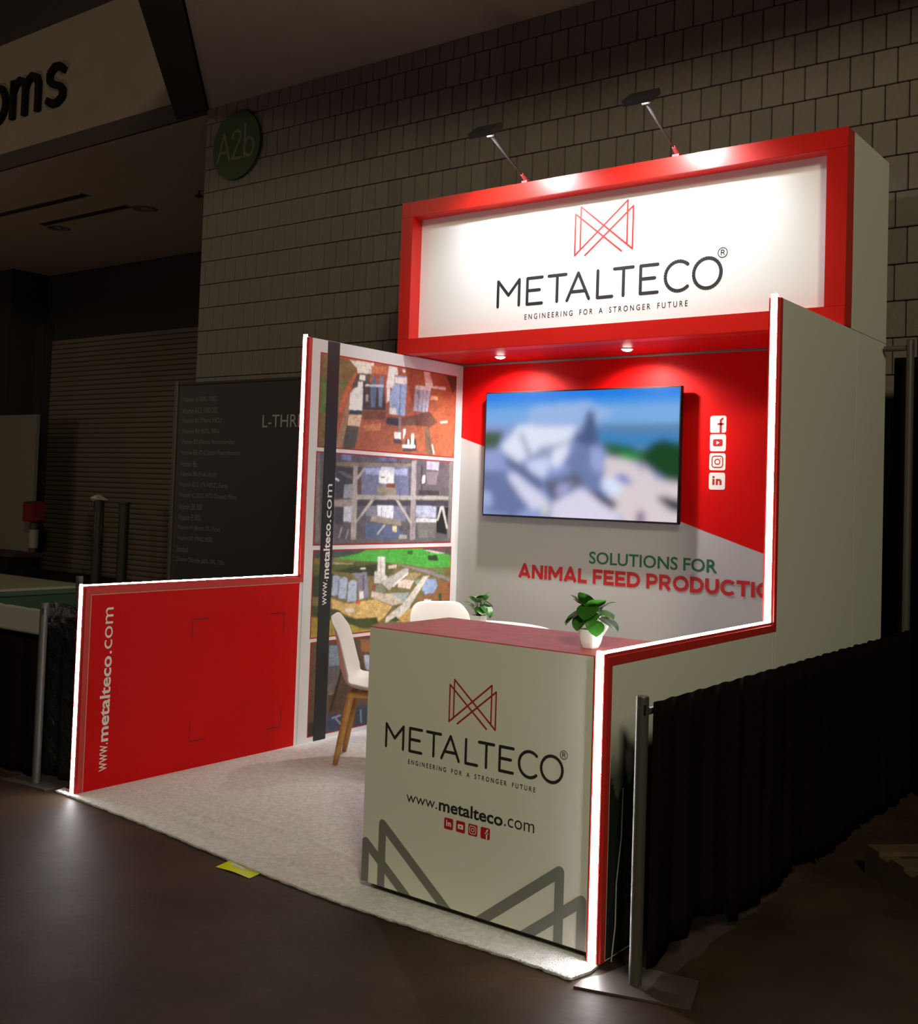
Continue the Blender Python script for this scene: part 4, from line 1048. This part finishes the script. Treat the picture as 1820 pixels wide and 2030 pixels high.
def drape(name, path, z0, z1, pleat, amp, label, m, ruffle=0.0, hem=None, seed=1, t=0.004):
    """cloth hanging from a straight rail; PATH = two ends in plan."""
    a, b = Vector(path[0]), Vector(path[1]); d = b - a; L = d.length; d.normalize(); n = Vector((d.y, -d.x))
    rn = random.Random(seed); ph = [rn.uniform(0, 6.28) for _ in range(6)]
    nu = max(24, int(L / 0.018)); mb = MB()
    def fn(u, v):
        s = u * L
        w_ = 0.35 + 0.65 * v
        off = amp * w_ * (math.sin(s * pleat + ph[0] + 0.8 * math.sin(s * 2.3 + ph[1])) + 0.5 * math.sin(s * pleat * 1.9 + ph[2]))
        zz1 = z1 + ruffle * (math.sin(s * 58 + ph[3]) + 0.6 * math.sin(s * 31 + ph[4]))
        zz0 = z0 + (hem(s) if hem else 0)
        p = a + d * s + n * off
        return (p.x, p.y, zz1 + (zz0 - zz1) * v)
    mb.grid(fn, nu, 10)
    o = build(mb, name, m, None, smooth=True)
    md = o.modifiers.new('thick', 'SOLIDIFY'); md.thickness = t; md.offset = 0
    return tag(o, label, 'drape')
rn = random.Random(5)
steps = [0.07, 0.11, 0.03, 0.02, 0.06, 0.015, 0.05, 0.03, 0.02, 0.07, 0.03]
def hem_r(s): return steps[int(s / 0.31) % len(steps)] * (0.6 + 0.4 * math.sin(s * 6)) + 0.005
drape('side_drape', ((3.092, -0.035), (3.088, 3.0)), 0.012, 0.888, 30, 0.011, 'long black drape hanging along the pale outer wall', DRAPE, 0.0022, hem_r, 2)
tag(build(MB().tube([(3.062, -0.02, 0.855), (3.052, 2.995, 0.855)], 0.013), 'drape_rail', PIPE), 'low grey rail carrying the black drape beside the stand', 'rail')
drape('back_drape', ((3.12, 3.06), (5.4, 3.06)), 0.012, 2.40, 22, 0.012, 'tall black drape hanging behind the stand, past its pale outer wall', DRAPE, 0.003, None, 4)
drape('back_drape', ((2.915, 3.22), (3.11, 3.22)), 0.012, 2.38, 22, 0.008, 'narrow black drape between the stand corner and the tall pole', DRAPE, 0.0, None, 9)
tag(build(MB().tube([(2.915, 3.02, 2.405), (3.03, 3.02, 2.405)], 0.016), 'drape_rail', PIPE), 'high grey rail stub joining the tall drape pole', 'rail')

# loose cord hanging by the forest print
tag(build(MB().tube([(2.912, 0.115, 0.56), (2.918, 0.100, 0.40), (2.912, 0.085, 0.25), (2.920, 0.070, 0.12), (2.914, 0.06, 0.004)], 0.0022, 6), 'plastic_cord', mat('pale_plastic', (0.4, 0.4, 0.4, 1), 0.3)), 'thin pale cord hanging down beside the forest print', 'cord')

# wooden pallet on the dark floor
pa = thing('wooden_pallet', (3.55, 1.75, 0), 'dark wooden pallet lying on the floor by the black drape', 'pallet')
PW = mat('pallet_wood', (0.06, 0.034, 0.017, 1), 0.85, noise=(9, 0.3))
e = Vector((0.262, -0.253, 0)).normalized(); f = Vector((0.695, 0.719, 0)); o0 = Vector((3.275, 1.585, 0))
def bar(u0, u1, v0, v1, z0, z1, n):
    P = [o0 + e * a + f * b + Vector((0, 0, z0)) for a, b in ((u0, v0), (u1, v0), (u1, v1), (u0, v1))]
    build(MB().prism(P, (0, 0, z1 - z0)), n, PW, pa)
for v in (0.0, 0.45, 0.9): bar(0, 1.0, v, v + 0.09, 0.001, 0.10, 'stringer')
for k in range(6): bar(0.01 + k * 0.18, 0.11 + k * 0.18, 0.0, 0.99, 0.101, 0.12, 'deck_board')

# neighbouring stand: banner with product list
bn = thing('list_banner', (-1.9, 3.0, 0), 'tall black banner listing vitamins in faint white type', 'banner')
BAN = mat('black_banner_cloth', (0.014, 0.013, 0.013, 1), 0.6)
build(MB().box(-3.03, -0.05, 3.0, 3.006, 0.05, 2.40), 'cloth', BAN, bn)
build(MB().tube([(-3.075, 3.0, 0.001), (-3.075, 3.0, 2.44)], 0.022, 16), 'pole', PIPE, bn)
build(MB().tube([(-3.07, 3.003, 2.412), (-0.05, 3.003, 2.412)], 0.014, 12), 'top_rail', BROWN, bn)
FT = mat('faint_white_print', (0.16, 0.15, 0.145, 1), 0.6)
items = ['Vitamin A (500, 1000)', 'Vitamin AD3 1000/200', 'Vitamin B1 (Mono, HCL)', 'Vitamin B2 (80%, 98%)', 'Vitamin B3 (Niacin, Nicotinamide)', 'Vitamin B5 (D-Calcium Pantothenate)', 'Vitamin B6', 'Vitamin B9 (Folic Acid)', 'Vitamin B12 (1% HPLC, Pure)', 'Vitamin C (35%, 97% Coated, Plain)', 'Vitamin D3 500', 'Vitamin E 50%', 'Vitamin H (Biotin 2%, Pure)', 'Vitamin K3 (MNB, MSB)', 'Inositol', 'Choline Chloride (60%, 70%, 75%)']
wd = [0.44, 0.45, 0.51, 0.49, 0.68, 0.76, 0.22, 0.48, 0.62, 0.74, 0.31, 0.30, 0.55, 0.46, 0.15, 0.62]
lt = MB()
for i, (s_, ww) in enumerate(zip(items, wd)):
    text(lt, s_, (-2.985, 2.9985, 2.245 - i * 0.0925), X, Z, ww, 0.052)
build(lt, 'list_text', FT, bn)['kind'] = 'stuff'
build(text(MB(), 'L-THREONINE', (-1.972, 2.9985, 2.022), X, Z, 0.93, 0.104), 'headline', mat('white_headline', (0.34, 0.32, 0.30, 1), 0.6), bn)

# neighbouring stand: green draped table
nt_ = thing('green_table', (-1.7, 0.5, 0), 'green covered table with pale top in the neighbouring stand', 'table')
build(MB().box(-2.6, -1.10, 0.18, 0.80, 0.885, 0.90), 'table_top', mat('beige_top', (0.16, 0.14, 0.09, 1), 0.6), nt_)
build(MB().box(-2.6, -1.08, 0.16, 0.82, 0.86, 0.884), 'edge_band', mat('green_edge', (0.012, 0.035, 0.010, 1), 0.6), nt_)
build(MB().box(-2.59, -1.09, 0.17, 0.81, 0.002, 0.86), 'table_cover', mat('green_cloth', (0.010, 0.030, 0.009, 1), 0.8), nt_)
build(text(MB(), 'ICS', (-1.30, 0.1688, 0.79), X, Z, 0.16, 0.05), 'lettering', mat('faint_green_print', (0.05, 0.07, 0.045, 1), 0.6), nt_)
drape('side_drape', ((-0.045, 0.10), (-0.43, 0.10)), 0.012, 0.895, 34, 0.012, 'glossy black plastic sheet hanging behind the short pole', PLASTIC, 0.002, None, 6)
drape('front_drape', ((-0.33, 0.03), (-2.2, 0.03)), 0.012, 0.745, 26, 0.010, 'black drape under the white cloth band in the neighbouring stand', DRAPE, 0.0, None, 7)
drape('cloth_band', ((-0.334, -0.005), (-2.2, -0.005)), 0.737, 0.868, 6, 0.002, 'white cloth band over the black drape in the neighbouring stand', mat('white_cloth', (0.30, 0.27, 0.27, 1), 0.8), 0.001, None, 8)

# dock niche: bollards, red box on post, partition, cart
BOL = mat('bollard_paint', (0.022, 0.022, 0.014, 1), 0.6)
def bollard(x, label, top, r=0.075):
    b = thing('bollard', (x, 6.4, 0), label, 'bollard', 'dark bollards before the roller door')
    build(MB().tube([(x, 6.4, 0.001), (x, 6.4, top)], r, 20), 'post', BOL, b, smooth=False)
    return b
b1 = bollard(-8.93, 'dark bollard with crumpled white wrap on top and yellow stripes', 1.27)
build(MB().tube([(-8.93, 6.4, 1.265), (-8.94, 6.4, 1.30), (-8.92, 6.4, 1.325)], [0.085, 0.13, 0.06], 9), 'white_wrap', mat('white_wrap', (0.55, 0.5, 0.48, 1), 0.7), b1)
build(MB().tube([(-8.93, 6.4, 0.78), (-8.93, 6.4, 1.12)], 0.0765, 9), 'yellow_wrap', mat('dull_yellow', (0.10, 0.08, 0.006, 1), 0.6, noise=(14, 0.9)), b1)
b2 = bollard(-8.337, 'plain dark bollard with a flat cap plate, before the roller door', 1.24)
build(MB().tube([(-8.337, 6.4, 1.24), (-8.337, 6.4, 1.265)], 0.10, 20), 'cap', BOL, b2)
rp = thing('call_box_post', (-10.55, 6.4, 0), 'red box mounted on a dark striped post by the roller door', 'call box')
build(MB().tube([(-10.55, 6.4, 0.001), (-10.55, 6.4, 0.92)], 0.07, 16), 'post', BOL, rp)
build(MB().tube([(-10.55, 6.4, 0.50), (-10.55, 6.4, 0.78)], 0.072, 16), 'white_band', mat('grey_band', (0.22, 0.2, 0.18, 1), 0.6), rp)
build(MB().bbox(-10.70, -10.42, 6.28, 6.5, 0.90, 1.20, 0.01), 'box', mat('dull_red_box', (0.15, 0.009, 0.007, 1), 0.5), rp)
build(MB().tube([(-10.56, 6.39, 1.19), (-10.56, 6.39, 1.215)], [0.14, 0.10], 14), 'lid', BROWN, rp)
build(MB().box(-10.42, -10.33, 6.33, 6.42, 0.93, 0.98), 'handle', mat('dull_red_box', (0.15, 0.009, 0.007, 1)), rp)
pt = thing('white_partition', (-12.0, 6.7, 0), 'plain pale partition board standing beside the roller door', 'partition')
build(MB().box(-14.6, -11.1, 6.70, 6.76, 0.03, 2.585), 'board', mat('pale_board', (0.17, 0.145, 0.115, 1), 0.7), pt)
build(MB().box(-14.6, -11.1, 6.69, 6.77, 0.001, 0.03), 'foot_rail', BROWN, pt)
kt = thing('dark_cart', (-10.55, 6.0, 0), 'dark low cart in front of the pale partition board', 'cart')
build(MB().bbox(-11.6, -9.95, 5.7, 6.2, 0.40, 0.46, 0.01), 'deck', BROWN, kt)
build(MB().bbox(-11.5, -10.15, 5.75, 6.15, 0.10, 0.40, 0.01), 'body', BLACK, kt)
build(MB().bbox(-10.12, -9.80, 5.8, 6.1, 0.12, 0.24, 0.01), 'side_tray', BLACK, kt)
for x in (-11.4, -10.3):
    for y in (5.82, 6.08):
        build(MB().tube([(x, y - 0.02, 0.05), (x, y + 0.02, 0.05)], 0.048, 14), 'wheel', BLACK, kt)
